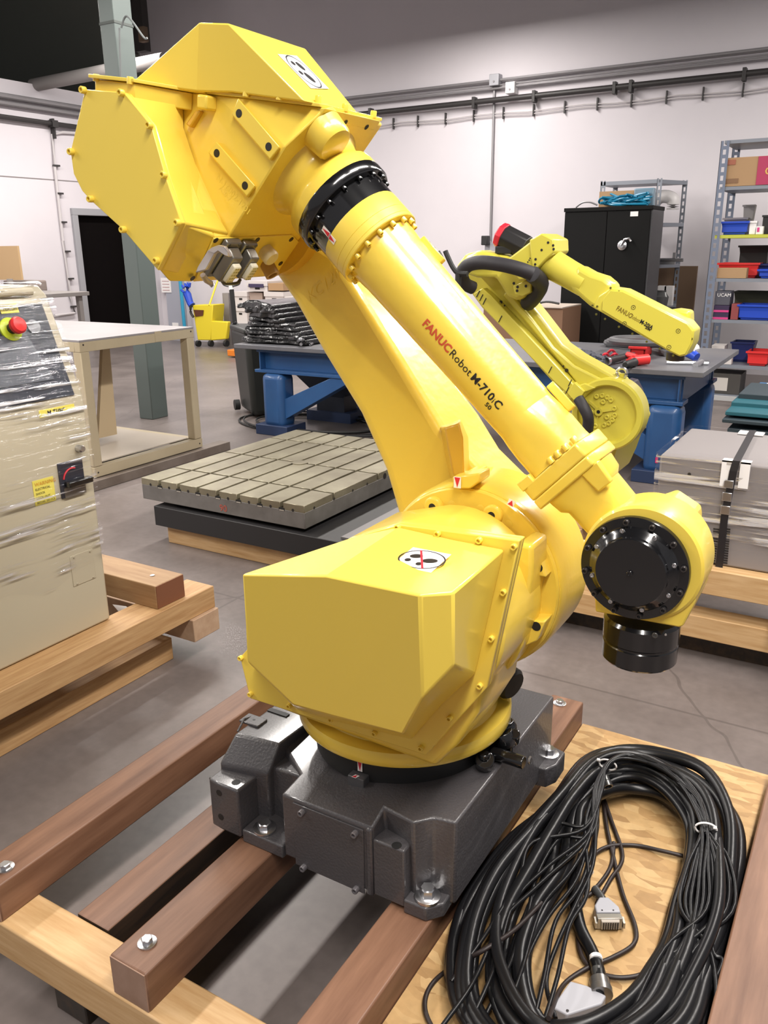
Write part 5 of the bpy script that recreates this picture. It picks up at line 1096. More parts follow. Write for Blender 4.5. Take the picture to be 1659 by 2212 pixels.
V = dome_base+[v1, v2, v3, v4]
Fd = [(0, 1, 7), (1, 2, 8, 7), (2, 3, 8), (3, 4, 9, 8), (7, 8, 9, 10), (4, 5, 9), (5, 6, 10, 9), (6, 0, 7, 10), (6, 5, 4, 3, 2, 1, 0)]
G().add(V, Fd).make('motor_dome', YEL, R, bevel=.0025, smooth=12)
nd = np.cross(V[4]-V[3], V[8]-V[3]); nd /= np.linalg.norm(nd); nd = nd if nd@(EYE-V[3]) > 0 else -nd
pc = hit(655, 157, nd, nd@V[3])+nd*.0015
dn = (V[3]-V[8]); decal(pc, dn, (0, 1, 0), .042, .036, R, False)
for (px, py) in ((208, 172), (281, 178), (438, 197), (531, 205), (603, 212), (687, 219), (745, 236), (806, 250)):
    y__ = {208: 1.17, 281: 1.17, 438: 1.262, 531: 1.27, 603: 1.278, 687: 1.32, 745: 1.39, 806: 1.49}[px]; bolt(PY(px, py+4, y__), (.158, 0, .987), .006, YEL, R, .010)
# neck between casing and black collar
g = G(); ns = 40
def crc(a, r, cy_=0, cc=0, sx=1): return [FR(a, cy_+r*sx*math.cos(t_), cc+r*math.sin(t_)) for t_ in np.linspace(0, 2*math.pi, ns, endpoint=False)]
g.rings([crc(-.96, .104), crc(-.945, .100), crc(-.935, .090), crc(-.920, .0855), crc(-.905, .0875), crc(-.893, .0975), crc(-.886, .0985), crc(-.868, .0985)]); g.make('elbow_neck', YELB, R, smooth=60)
bc_ = hit(727, 316, E1, E1@FR(-.903, 0, 0))
g = G(); g.lathe([(.042, 0), (.038, .03), (.036, .050), (.032, .056), (.01, .058)], bc_-E1*.058, E1, 32); g.make('cast_boss', YELB, R)
# joint disc between casing and upper arm
rj = np.linalg.norm((PY(655, 572, 1.53)-J3)[[0, 2]])
G().lathe([(rj, 0), (rj, .04)], np.array([J3[0], 1.50, J3[2]]), (0, 1, 0), 48).make('elbow_joint', mat('yellow_recess_shade', (.62, .36, .03), .3), R)  # dark joint gap: its shade is painted into the disc colour

# ---- forearm
def flathe(prof): 
    g = G(); R_ = [crc(a, r) for a, r in prof]; g.rings(R_); return g
flathe([(-.868, .0990), (-.866, .0995), (-.846, .0995), (-.843, .097), (-.842, .0855), (-.803, .0848)]).make('wrist_axis_collar', BLK, R, smooth=40)
C_ = flathe([(-.803, .0852), (-.802, .0855), (-.768, .0855), (-.7675, .0848), (-.767, .0855), (-.752, .0855), (-.7515, .0848), (-.751, .0855), (-.7445, .0855), (-.743, .084)]).make('forearm_flange', YEL, R, smooth=40)
for k in range(16):
    t_ = 2*math.pi*(k+.35)/16; bolt(FR(-.8425, .0915*math.cos(t_), .0915*math.sin(t_)), tuple(E1), .0042, BLK, R, .006)
    if True: bolt(FR(-.743, .0765*math.cos(t_), .0765*math.sin(t_)), tuple(E1), .0050, YEL, R, .008)
tb = flathe([(-.743, .0705), (-.72, .0690), (-.70, .0672), (-.50, .0622), (-.41, .0604), (-.32, .0587)]).make('forearm_tube', YELB, R, smooth=60)
def oncyl(px, py, r):
    """point on the forearm tube surface hit by the pixel ray: returns e1 position and angle"""
    d = ray(px, py); o_ = EYE-WR; dd = d-E1*(d@E1); oo = o_-E1*(o_@E1); A_ = dd@dd; B_ = 2*dd@oo; C2 = oo@oo-r*r; t_ = (-B_-math.sqrt(max(B_*B_-4*A_*C2, 0)))/(2*A_)
    q = EYE+d*t_-WR; return q@E1, math.atan2(q@E2, q[1])
s0, th0 = oncyl(919, 703, .065); s1, th1 = oncyl(1050, 838, .062)
def wraptext(s_, px, py, size, m_, bold=0, dth=0.0, name='lettering', ds=0, space=1.0):
    s0_, t0_ = oncyl(px, py, .063); V, F, w_ = text_mesh(s_, size, bold, space, 0, True); out = []
    for v in V:
        a = s0_+ds+v.x; r = .0672+(.0622-.0672)*((a+.70)/.20)+.0006 if a < -.5 else .0622+(.0587-.0622)*((a+.5)/.18)+.0006
        th = t0_+dth-v.y/r; out.append(FR(a, r*math.cos(th), r*math.sin(th)))
    mesh(name, out, F, m_, R, smooth=0); return w_, s0_, t0_
def PXs(a, th, r=.063): return FR(a, r*math.cos(th), r*math.sin(th))
wr, s0_, t0_ = wraptext('FANUC', 912, 700, .0215, REDI, .0007)
def wt(s_, a, th, size, m_, bold=0, space=1.0):
    V, F, w_ = text_mesh(s_, size, bold, space, 0, True); out = []
    for v in V:
        aa = a+v.x; r = (.0672+(.0622-.0672)*((aa+.70)/.20) if aa < -.5 else .0622+(.0587-.0622)*((aa+.5)/.18))+.0006
        t_ = th-v.y/r; out.append(FR(aa, r*math.cos(t_), r*math.sin(t_)))
    mesh('lettering', out, F, m_, R, smooth=0); return w_
a = s0_+wr+.002; a += wt('Robot', a, t0_, .0215, BLKI)+.004
a_m = a; wm = wt('M-710', a, t0_, .0215, BLKI, .0005); a += wm+.001; wi = wt('i', a, t0_, .016, BLKI, 0); a += wi+.002; wt('C', a, t0_, .0215, BLKI, .0005)
wt('50', a-.010, t0_+.25, .014, BLKI, .0003)
# cable lugs on the tube
for (px, py) in ((928, 546), (1215, 853)):
    s_, th = oncyl(px, py, .062); th_ = th
    nrm = math.cos(th)*EY+math.sin(th)*E2; tan = np.cross(E1, nrm); c = PXs(s_, th, .060)
    pts = []
    for (a_, b_) in ((-.030, -.006), (-.024, -.012), (.022, -.012), (.032, -.004), (.030, .008), (.020, .012), (-.024, .012), (-.030, .006)): pts.append(c+E1*a_+tan*b_*.9)
    q = G().loft(pts, [p+nrm*.016 for p in pts]).make('cable_lug', YEL, R, bevel=.002)
    for k in (-1, 0, 1): bolt(c+E1*k*.015+nrm*.0162, tuple(nrm), .0022, BLKM, q, .0006, 'plug')
mark(FR(-.825, -.0845*math.cos(.28), -.0845*math.sin(.28)), tuple(np.cross(E1, EY*-math.cos(.28)-E2*math.sin(.28))), tuple(E1), .020, .0055, R, 1)
mark(FR(-.803, -.0860*math.cos(.28), -.0860*math.sin(.28)), tuple(np.cross(E1, EY*-math.cos(.28)-E2*math.sin(.28))), tuple(E1), .016, .0055, R, -1)
# wrist-end transition of the forearm: tube to rectangular flange
def rr(a, hy, hz, k=.35, oz=0): # rounded rectangle ring
    out = []
    for t_ in np.linspace(0, 2*math.pi, ns, endpoint=False):
        c_, s_ = math.cos(t_), math.sin(t_); out.append(FR(a, hy*math.copysign(abs(c_)**k, c_), oz+hz*math.copysign(abs(s_)**k, s_)))
    return out
g = G(); g.rings([crc(-.335, .0580), crc(-.318, .0592), rr(-.30, .058, .0605, .9), rr(-.27, .056, .060, .75), rr(-.235, .055, .057, .6), rr(-.225, .056, .058, .6)]); g.make('forearm_end', YELB, R, smooth=60)
def seamring(a): return [FR(a, -.056, -.074), FR(a, -.062, -.060), FR(a, -.062, .058), FR(a, -.045, .068), FR(a, .05, .068), FR(a, .06, .05), FR(a, .06, -.06), FR(a, .045, -.074)]
s_a = (PY(1345, 995, 1.345)-WR)@E1; 
g = G(); g.rings([seamring(-.224), seamring(-.196)]); g.make('wrist_flange', YEL, R, bevel=.003)
g = G(); g.rings([seamring(-.1955), seamring(-.176)]); g.make('wrist_flange', YEL, R, bevel=.003)
for k, (b, c) in enumerate(((-.055, -.050), (-.058, .005), (-.057, .022), (-.056, .040), (-.05, .058))): bolt(FR(-.224, b-.001, c), tuple(-E1), .006, YEL, R, .010)
g = G(); g.loft([FR(-.238, -.062, -.074), FR(-.238, -.046, -.074), FR(-.238, -.046, -.045), FR(-.238, -.062, -.045)], [FR(-.22, -.062, -.074), FR(-.22, -.046, -.074), FR(-.22, -.046, -.045), FR(-.22, -.062, -.045)]); g.make('cast_lug', YEL, R, bevel=.002)
# wrist body: arm end block up to the J5 housing
g = G(); g.rings([rr(-.178, .055, .064, .5), rr(-.150, .052, .060, .5), rr(-.140, .050, .050, .55), rr(-.08, .052, .046, .5), rr(-.02, .055, .05, .5)]); g.make('wrist_block', YELB, R, smooth=40)
g = G(); g.loft([FR(-.178, -.058, .028), FR(-.178, -.058, .066), FR(-.135, -.056, .060), FR(-.135, -.056, .030)], [FR(-.178, -.04, .028), FR(-.178, -.04, .066), FR(-.135, -.04, .060), FR(-.135, -.04, .030)]); g.make('cast_lug', YELB, R, bevel=.003)
# J5 housing
wy0, wy1 = 1.318, 1.50
wc = PY(1378, 1222, wy0+.03); wc = np.array([(-.302), 1.40, .988])
G().lathe([(.097, -.062), (.1015, -.058), (.1015, .03), (.095, .04)], (wc[0], 1.40, wc[2]), (0, 1, 0), 72).make('wrist_housing', YEL, R)
A = [PY(*p, 1.345) for p in ((1284, 1285), (1300, 1225), (1440, 1240), (1483, 1278), (1495, 1273), (1505, 1276), (1502, 1300), (1476, 1352), (1468, 1356), (1286, 1322))]
G().prism(A, (0, .11, 0)).make('wrist_bracket', YEL, R, bevel=.003)
A = [PY(*p, 1.40) for p in ((1405, 1098), (1437, 1087), (1490, 1123), (1492, 1140), (1490, 1200), (1400, 1200))]
G().prism(A, (0, .10, 0)).make('wrist_lug', YEL, R, bevel=.005)
cv = np.array([-.3005, 1.337, .996]); cv = PY(1371, 1226, 1.335)
K = G().lathe([(.001, .030), (.058, .030), (.060, .028), (.061, .022), (.068, .016), (.072, .014), (.075, .010), (.0895, .009), (.0905, .007), (.0905, -.01)], cv, (0, -1, 0), 72).make('wrist_cover', BLK, R)
for k in range(12):
    t_ = math.radians(k*30+12); bolt(cv+np.array([.0825*math.cos(t_), -.009, .0825*math.sin(t_)]), (0, -1, 0), .0052, mat('dull_bolt', (.05, .045, .045), .35, metal=.5), K, .006)
for k in range(8):
    t_ = math.radians(k*45+18); bolt(cv+np.array([.070*math.cos(t_), -.0135, .070*math.sin(t_)]), (0, -1, 0), .0040, STEEL, K, .004)
bolt(cv+np.array([0, -.030, 0]), (0, -1, 0), .005, BLK, K, .003)
# tool flange below
fz = PY(1384, 1345, 1.40); tf = np.array([fz[0]+.002, 1.40, .868])
G().lathe([(.062, 0), (.0665, -.006), (.0665, -.040), (.064, -.043), (.064, -.046), (.0655, -.048), (.0655, -.078), (.062, -.082), (.02, -.082)], tf, ZA, 64).make('tool_flange', BLK, R)
bolt(PY(1415, 1372, 1.336), (0, -1, 0), .005, CONN_D, R, .002); bolt(PY(1438, 1371, 1.338), (0, -1, 0), .002, STEEL, R, .001)
# valve fittings at the right of the ring (black)
g = G(); c = PZ(1060, 1625, .47)
V_ = G()
V_.cyl(PZ(1047, 1655, .47), PZ(1047, 1640, .50), .020, 16).lathe([(.012, 0), (.012, .012), (.008, .012)], PZ(1046, 1637, .50), ZA, 14)
V_.cyl(PZ(1062, 1625, .49), PZ(1132, 1648, .49), .014, 12).cyl(PZ(1095, 1610, .49), PZ(1085, 1580, .52), .022, 12).lathe([(.02, 0), (.026, .01), (.026, .03), (.018, .04)], PZ(1090, 1590, .49), ZA, 10)
V_.box(PZ(1050, 1610, .47)-np.array([.02, .0, 0]), PZ(1105, 1590, .52)).cyl(PZ(1112, 1600, .49), PZ(1112, 1585, .52), .012, 10)
V_.make('drain_fittings', BLK, R, bevel=.002)
for (px, py) in ((1112, 1605), (1100, 1618)): bolt(PZ(px, py, .475), ZA, .007, BLK, R, .012)

# ================================================================= CABLES ON THE OSB DECK
rnd = random.Random(11)
zo = .199
outer = [(1185, 1765), (1255, 1672), (1330, 1640), (1420, 1650), (1520, 1700), (1585, 1790), (1608, 1900), (1600, 2040), (1568, 2180), (1500, 2320), (1330, 2420), (1120, 2380), (990, 2240), (968, 2090), (1010, 1960), (1095, 1850)]
inner = [(1255, 1790), (1310, 1745), (1370, 1738), (1430, 1765), (1480, 1830), (1478, 1910), (1458, 1985), (1440, 2060), (1405, 2130), (1350, 2215), (1250, 2260), (1165, 2230), (1140, 2120), (1180, 2010), (1230, 1920), (1245, 1840)]
O_ = [PZ(*p, zo) for p in outer]; I_ = [PZ(*p, zo) for p in inner]
T1 = thing('power_cable_coil', PZ(1290, 1950, zo), 'thick glossy black robot cables coiled in an oval on the OSB deck', 'cables')
for k in range(13):
    f_ = (k+.5)/13; r = .0105+.0045*rnd.random(); base = .0+rnd.uniform(0, .03)+.035*math.sin(math.pi*f_); pts = []; ph = rnd.uniform(0, 6.28)
    for i in range(16):
        ff = min(max(f_+.10*math.sin(i*.785+ph)+rnd.uniform(-.03, .03), 0), 1); p = O_[i]*(1-ff)+I_[i]*ff
        pts.append(np.array([min(p[0], -.110), p[1], zo+r+base+.012*math.sin(i*1.3+ph)]))
    pts = [np.array([max(p[0], -.575), p[1], max(p[2], zo+r)]) for p in pts]
    G().tube(spline(pts, 7, True), r, 10, True).make('cable', BLKP, T1, smooth=80)
T2 = thing('signal_cable_bundle', PZ(1313, 1655, zo+.06), 'bundle of thin black cables held by white ties, lying over the thick cable coil', 'cables')
def zc(px, py):   # height of the pile under a pixel, roughly
    return zo+.085
left_ends = [(930, 2260), (1000, 2240), (1040, 2212), (1085, 2230), (1120, 2150), (1145, 2240), (1090, 2080), (1060, 2000), (1170, 2225), (1180, 2120), (975, 2120)]
mids = [(1085, 1990), (1110, 1950), (1150, 1940), (1170, 1960), (1185, 1980), (1200, 1990), (1160, 1890), (1150, 1860), (1230, 2000), (1245, 1950), (1120, 1900)]
for k in range(len(left_ends)):
    z = .285+.012*rnd.random(); j = lambda s: rnd.uniform(-s, s)
    pts = [PZ(1530+j(10), 1800+j(5), z), PZ(1500+j(14), 1722+j(8), z), PZ(1455+j(10), 1672+j(6), z+.01), PZ(1400, 1643+j(8), z+.012), PZ(1350+j(4), 1634+j(5), z+.012), PZ(1313+j(5), 1652+j(3), z+.012), PZ(1293+j(9), 1700+j(8), z), PZ(1275+j(16), 1790+j(14), z-.01), PZ(mids[k][0]+80-k*5, mids[k][1]-80, z-.012), PZ(*mids[k], z-.02), PZ((mids[k][0]+left_ends[k][0])/2+j(14), (mids[k][1]+left_ends[k][1])/2, z-.02), PZ(*left_ends[k], z-.05)]
    if k % 3 == 0: pts += [PZ(left_ends[k][0]+20, left_ends[k][1]+80, z-.05)]
    G().tube(spline(pts, 6), .0042, 8).make('cable', BLKP, T2, smooth=80)
rights = [(1545, 2180), (1510, 2230), (1475, 2230), (1440, 2160), (1400, 2230), (1350, 2220), (1560, 2080), (1420, 2080), (1500, 2080), (1460, 2160), (1380, 2140)]
for k in range(len(rights)):
    z = .285+.012*rnd.random(); j = lambda s: rnd.uniform(-s, s); q_ = rights[k]
    pts = [PZ(1450+j(8), 1668+j(8), z+.006), PZ(1497+j(12), 1722+j(8), z+.004), PZ(1523+j(7), 1788+j(3), z), PZ(1530+(k-5)*9, 1870+j(14), z-.01), PZ(1525+(k-5)*11, 1960+j(14), z-.02), PZ((1520+q_[0])/2, 2060+j(12), z-.025), PZ(*q_, z-.03), PZ(q_[0]-50, q_[1]+100, z-.04)]
    G().tube(spline(pts, 6), .0042, 8).make('cable', BLKP, T2, smooth=80)
# loose thin runs inside the oval
for pts in ([(1300, 1690), (1310, 1780), (1325, 1850), (1345, 1930), (1372, 2000), (1368, 2040), (1320, 2070), (1270, 2090), (1215, 2130), (1185, 2200)],
            [(1290, 1700), (1285, 1800), (1262, 1900), (1248, 1990), (1255, 2060), (1290, 2100), (1350, 2112), (1410, 2095), (1460, 2050)],
            [(1480, 1850), (1430, 1838), (1370, 1826), (1310, 1830), (1275, 1860), (1268, 1930), (1290, 1915), (1320, 1870), (1326, 1820)],
            [(1296, 1700), (1320, 1770), (1345, 1850), (1318, 1900), (1290, 1950)],
            [(975, 2290), (945, 2240), (918, 2180), (930, 2130), (975, 2090), (1040, 2055), (1110, 2010), (1170, 1950)]):
    G().tube(spline([PZ(*p, zo+.004+.006*rnd.random()) if p[0] > 1200 else PZ(*p, zo+.006+(.07 if p[0] > 1030 else 0)) for p in pts], 6), .0045, 8).make('cable', mat('brown_black_cable', (.018, .011, .010), .5), T2, smooth=80)
G().tube(spline([PZ(1245, 1850, zo+.03), PZ(1240, 1920, zo+.03), PZ(1252, 2000, zo+.02), PZ(1280, 2060, zo+.015), PZ(1295, 2110, zo+.02), PZ(1290, 2150, zo+.02)], 6), .013, 10).make('cable', BLKP, T2, smooth=80)
for (c_, n_, rr_) in (((1313, 1652), (.9, .3), .018), ((1525, 1790), (.4, .9), .019)):
    c = PZ(*c_, .290); d_ = (PZ(c_[0]+ (-30 if c_[0] < 1400 else 8), c_[1]+60, .29)-c); d_ /= np.linalg.norm(d_); u = np.cross(d_, ZA); u /= np.linalg.norm(u)
    g = G(); g.tube([c+u*math.cos(t_)*rr_*1.15+np.array([0, 0, 1])*math.sin(t_)*rr_*.75 for t_ in np.linspace(0, 2*math.pi, 24, endpoint=False)], .0022, 6, True); g.lathe([(.004, 0), (.004, .007)], c-u*rr_*1.1*(1 if c_[0] > 1400 else -1)+np.array([0, 0, .006]), u, 8); g.make('zip_tie', WHT, T2)
# connectors
def conn(c_, ang, s_, label, stub=True):
    c = PZ(*c_, zo); T_ = thing('cable_connector', c, label, 'connector'); ca_, sa_ = math.cos(ang), math.sin(ang); u = np.array([ca_, sa_, 0]); v = np.array([-sa_, ca_, 0]); z = np.array([0, 0, 1.])
    def L(x, y, h): return c+u*x*s_+v*y*s_+z*h*s_
    g = G(); pl_ = [(-.032, -.012), (.032, -.012), (.032, .008), (.012, .042), (-.012, .042), (-.032, .012)]
    g.loft([L(x, y, .002) for x, y in pl_], [L(x*.94, y*.94, .040) for x, y in pl_]); g.make('hood', GRYP, T_, bevel=.003, seg=3)
    g = G(); g.loft([L(-.031, -.030, .004), L(.031, -.030, .004), L(.031, -.012, .004), L(-.031, -.012, .004)], [L(-.031, -.030, .036), L(.031, -.030, .036), L(.031, -.012, .036), L(-.031, -.012, .036)]); g.make('metal_skirt', mat('pale_metal', (.33, .31, .27), .35, metal=.6), T_, bevel=.001)
    g = G(); g.loft([L(-.022, -.036, .008), L(.022, -.036, .008), L(.024, -.026, .006), L(-.024, -.026, .006)], [L(-.022, -.036, .031), L(.022, -.036, .031), L(.024, -.026, .037), L(-.024, -.026, .037)]); q = g.make('pin_insert', mat('taupe_plastic', (.36, .31, .26), .5), T_, bevel=.001)
    for r_ in range(4):
        g = G()
        for k in range(7): a_ = L(-.019+.0058*k, -.0365, .010+.0055*r_); b_ = L(-.0155+.0058*k, -.0365, .0135+.0055*r_); g.loft([a_, L(-.0155+.0058*k, -.0365, .010+.0055*r_), b_, L(-.019+.0058*k, -.0365, .0135+.0055*r_)], [p-v*.0008 for p in (a_, L(-.0155+.0058*k, -.0365, .010+.0055*r_), b_, L(-.019+.0058*k, -.0365, .0135+.0055*r_))])
        g.make('pin_row', BLKI, q)
    for x in (-.015, .013): bolt(L(x, -.006, .0402), ZA, .0022*s_, BLKI, T_, .001, 'plug')
    for sx in (-1, 1): G().loft([L(sx*.032, -.034, .010), L(sx*.037, -.034, .010), L(sx*.037, -.016, .006), L(sx*.032, -.016, .006)], [L(sx*.032, -.034, .026), L(sx*.037, -.034, .026), L(sx*.037, -.016, .03), L(sx*.032, -.016, .03)]).make('side_latch', mat('pale_metal', (.33, .31, .27), .35), T_)
    if stub: G().tube([L(0, .04, .02), L(.0, .055, .02), L(-.01, .09, .02)], .011*s_, 12).make('cable_gland', CONN_D, T_)
    return T_
conn((1310, 1990), math.radians(30), .80, 'grey rectangular connector with pins showing, lying inside the cable oval')
T_ = thing('cable_connector', PZ(1255, 2155, zo), 'grey angled connector hood at the bottom of the cable oval, by the frame edge', 'connector')
pl_ = [PZ(*p, zo+.028) for p in ((1192, 2175), (1232, 2118), (1268, 2128), (1310, 2150), (1300, 2168), (1225, 2192))]
G().loft([np.array([p[0], p[1], zo+.002]) for p in pl_], pl_).make('hood', GRYP, T_, bevel=.003, seg=3)
G().lathe([(.020, 0), (.021, .012), (.019, .014), (.019, .03)], PZ(1300, 2150, zo+.02), PZ(1290, 2095, zo+.02)-PZ(1300, 2150, zo+.02), 20).make('cable_gland', mat('dull_gland', (.25, .24, .23), .3, metal=.8), T_)
G().cyl(PZ(1296, 2125, zo+.02), PZ(1290, 2095, zo+.02), .012, 14).make('cable_gland', CONN_D, T_)
G().lathe([(.0125, 0), (.0125, .008)], PZ(1288, 2075, zo+.02), PZ(1285, 2060, zo+.02)-PZ(1288, 2075, zo+.02), 16).make('tape_band', WHT, T_)
bolt(PZ(1226, 2183, zo+.029), ZA, .0025, BLKI, T_, .001, 'plug')
T_ = thing('round_connector', PZ(1312, 1692, .29), 'small round metal connector end beside the upper white tie', 'connector')
G().lathe([(.010, 0), (.0105, .012), (.009, .014), (.012, .014), (.012, .026), (.009, .026), (.008, .016), (.001, .016)], PZ(1306, 1678, .292), PZ(1314, 1700, .28)-PZ(1306, 1678, .292), 20).make('coupling', mat('gunmetal', (.10, .10, .10), .3, metal=.8), T_)
T_ = thing('tape_flag', PZ(1273, 1878, zo), 'small white tape flag on the cable inside the oval', 'tape'); G().cyl(PZ(1272, 1874, zo+.01), PZ(1275, 1884, zo+.01), .008, 10).make('tape', WHT, T_)

# ================================================================= SECOND ROBOT (behind)
yr2 = 3.5
R2 = thing('small_industrial_robot', (PY(1320, 1100, yr2)[0], yr2, 0), 'smaller lemon-yellow six-axis robot arm standing behind the big one, in front of the blue bench', 'robot')
def P2(l, y): return [PY(*p, y) for p in l]
# base column hidden behind the big forearm
c = PY(1310, 960, yr2+.1)
G().lathe([(.2, 0), (.2, .04), (.17, .06), (.16, .30), (.14, .36)], (c[0]-.12, yr2+.36, 0), ZA, 32).make('base_pedestal', YEL2, R2)
fp = P2([(1215, 900), (1250, 870), (1300, 812), (1340, 820), (1368, 862), (1368, 905), (1345, 955), (1322, 990), (1290, 1010), (1200, 1010)], yr2)
c2 = PY(1298, 893, yr2)
G().prism(P2([(1240, 900), (1330, 900), (1352, 930), (1330, 975), (1318, 1010), (1300, 1050), (1200, 1050)], yr2+.06), (0, .45, 0)).make('waist_casting', YEL2, R2, bevel=.012)
# lower arm (shoulder to elbow)
A = [(1265, 915), (1250, 900), (1210, 845), (1120, 745), (1040, 665), (1000, 610), (985, 575), (1005, 548), (1040, 540), (1080, 580), (1110, 612), (1165, 680), (1215, 745), (1250, 770), (1300, 798), (1340, 820), (1366, 860), (1366, 905), (1345, 940), (1310, 955), (1280, 945)]
G().prism(P2(A, yr2+.02), (0, .12, 0)).make('lower_arm', YEL2, R2, bevel=.012, seg=3)
# bright flank ridge of the lower arm
A = [(1115, 648), (1150, 690), (1195, 750), (1240, 790), (1290, 815), (1310, 825), (1262, 850), (1215, 790), (1130, 690), (1085, 640), (1095, 625)]
G().prism(P2(A, yr2-.005), (0, .03, 0)).make('arm_flank', YEL2, R2, bevel=.008)
# shoulder disc with recessed dish
sc_ = PY(1302, 895, yr2-.02); r_ = .125
G().lathe([(.155, .09), (.155, .0), (.148, -.008), (.128, -.008), (.122, .0), (.120, .022), (.001, .022)], sc_+np.array([.018, 0, 0]), (0, 1, 0), 64).make('shoulder_disc', YEL2, R2)
A = [(1236, 872), (1262, 848), (1300, 842), (1262, 838), (1215, 862)]
G().prism(P2([(1212, 872), (1268, 846), (1286, 838), (1262, 828), (1200, 850)], yr2-.035), (0, .03, 0)).make('disc_lip', YEL2, R2, bevel=.004)
for (px, py) in ((1289, 856), (1301, 854), (1312, 858), (1320, 864), (1303, 868), (1327, 882), (1328, 897), (1311, 901), (1323, 907), (1315, 914), (1305, 918), (1278, 891), (1275, 908), (1286, 920)):
    p = PY(px, py, yr2+.0); G().lathe([(.0115, 0), (.0115, .004), (.0095, .006), (.006, .006), (.0055, .002), (.001, .002)], p, (0, -1, 0), 14).make('bolt', YEL2, R2)
p = PY(1294, 889, yr2); G().lathe([(.018, 0), (.018, .010), (.009, .010)], p, (0, -1, 0), 16).make('centre_hub', YEL2, R2); bolt(p+np.array([0, -.010, 0]), (0, -1, 0), .008, BLKM, R2, .001, 'plug')
g = G()
for (qx, qy) in ((1272, 868), (1325, 884), (1286, 918)): g.loft([PY(1294, 886, yr2), PY(1294, 892, yr2), PY(qx, qy+3, yr2), PY(qx, qy-3, yr2)], [PY(1294, 886, yr2-.008), PY(1294, 892, yr2-.008), PY(qx, qy+3, yr2-.004), PY(qx, qy-3, yr2-.004)])
g.make('dish_rib', YEL2, R2)
# eyebolt and motor flange at the right
p = PY(1343, 822, yr2+.05); g = G(); g.lathe([(.012, 0), (.012, .03)], p, ZA, 12); g.make('eyebolt_stem', YEL2, R2)
c = PY(1343, 808, yr2+.05); G().tube([c+np.array([.021*math.cos(t_), 0, .021*math.sin(t_)+.004]) for t_ in np.linspace(0, 2*math.pi, 28, endpoint=False)], .0065, 10, True).make('eyebolt', STEEL, R2)
G().prism(P2([(1350, 822), (1366, 826), (1378, 850), (1377, 872), (1370, 880), (1356, 880)], yr2+.05), (0, .10, 0)).make('motor_flange', mat('purple_black_plastic', (.03, .022, .045), .5), R2, bevel=.004)
# cable duct along the lower arm
A = [(1030, 620), (1045, 612), (1120, 705), (1195, 790), (1255, 850), (1240, 865), (1160, 775), (1075, 680)]
G().prism(P2([(1022, 635), (1042, 622), (1062, 640), (1235, 826), (1258, 850), (1243, 866), (1200, 828), (1050, 672)], yr2-.04), (0, .05, 0)).make('cable_duct', YEL2, R2, bevel=.004)
for (px, py) in ((1033, 634), (1040, 642), (1047, 650), (1081, 688), (1189, 798), (1232, 826), (1236, 838), (1226, 842)):
    G().tube([PY(px-4, py+8, yr2-.0415), PY(px+3, py-6, yr2-.0415)], .0022, 6).make('duct_slot', BLKI, R2)
for (px, py, rr_) in ((1082, 653, .008), (1090, 660, .004), (1224, 800, .008), (1217, 791, .004), (1072, 656, .004)): bolt(PY(px, py, yr2-.008), (0, -1, 0), rr_, BLKI, R2, .001, 'plug')
G().prism(P2([(1226, 850), (1240, 826), (1262, 846), (1246, 872)], yr2-.06), (0, .03, 0)).make('cable_bracket', YEL2, R2, bevel=.002)
SLV = mat('black_cable_sleeve', (.022, .020, .024), .6, bump=(40, .3))
G().tube(spline([PY(1250, 862, yr2-.06), PY(1262, 882, yr2-.08), PY(1271, 905, yr2-.08), PY(1268, 940, yr2-.06)], 8), .024, 12).make('cable_sleeve', SLV, R2)
# elbow housing, sleeve loop, upper arm motor
A = [(1012, 560), (1040, 542), (1095, 552), (1130, 575), (1143, 600), (1135, 640), (1115, 650), (1095, 640), (1070, 600), (1030, 600), (1000, 590)]
G().prism(P2(A, yr2-.10), (0, .26, 0)).make('elbow_housing', YEL2, R2, bevel=.014, seg=3)
G().prism(P2([(1088, 565), (1150, 518), (1165, 505), (1195, 518), (1198, 540), (1150, 590), (1165, 600), (1120, 608)], yr2-.16), (0, .16, 0)).make('elbow_head', YEL2, R2, bevel=.010, seg=3)
A = [(1000, 556), (1030, 542), (1062, 546), (1080, 560), (1010, 575), (990, 580)]
G().prism(P2(A, yr2-.14), (0, .2, 0)).make('elbow_cap', YEL2, R2, bevel=.02, seg=3)
G().prism(P2([(1108, 618), (1135, 606), (1148, 612), (1145, 632), (1128, 640), (1112, 636)], yr2-.14), (0, .04, 0)).make('connector_plate', YEL2, R2, bevel=.003)
for (px, py) in ((1118, 620), (1117, 628), (1136, 618), (1110, 612)): bolt(PY(px, py, yr2-.1405), (0, -1, 0), .006, BLKI, R2, .001, 'plug')
G().tube(spline([PY(1022, 622, yr2-.12), PY(1004, 612, yr2-.16), PY(998, 590, yr2-.20), PY(1012, 573, yr2-.24), PY(1040, 567, yr2-.26), PY(1085, 572, yr2-.27), PY(1125, 582, yr2-.26), PY(1150, 592, yr2-.24)], 8), [.028]*57, 12).make('cable_sleeve', SLV, R2)
G().tube(spline([PY(1150, 592, yr2-.2), PY(1168, 612, yr2-.12), PY(1155, 640, yr2-.06), PY(1140, 655, yr2)], 6), .034, 12).make('cable_sleeve', SLV, R2)
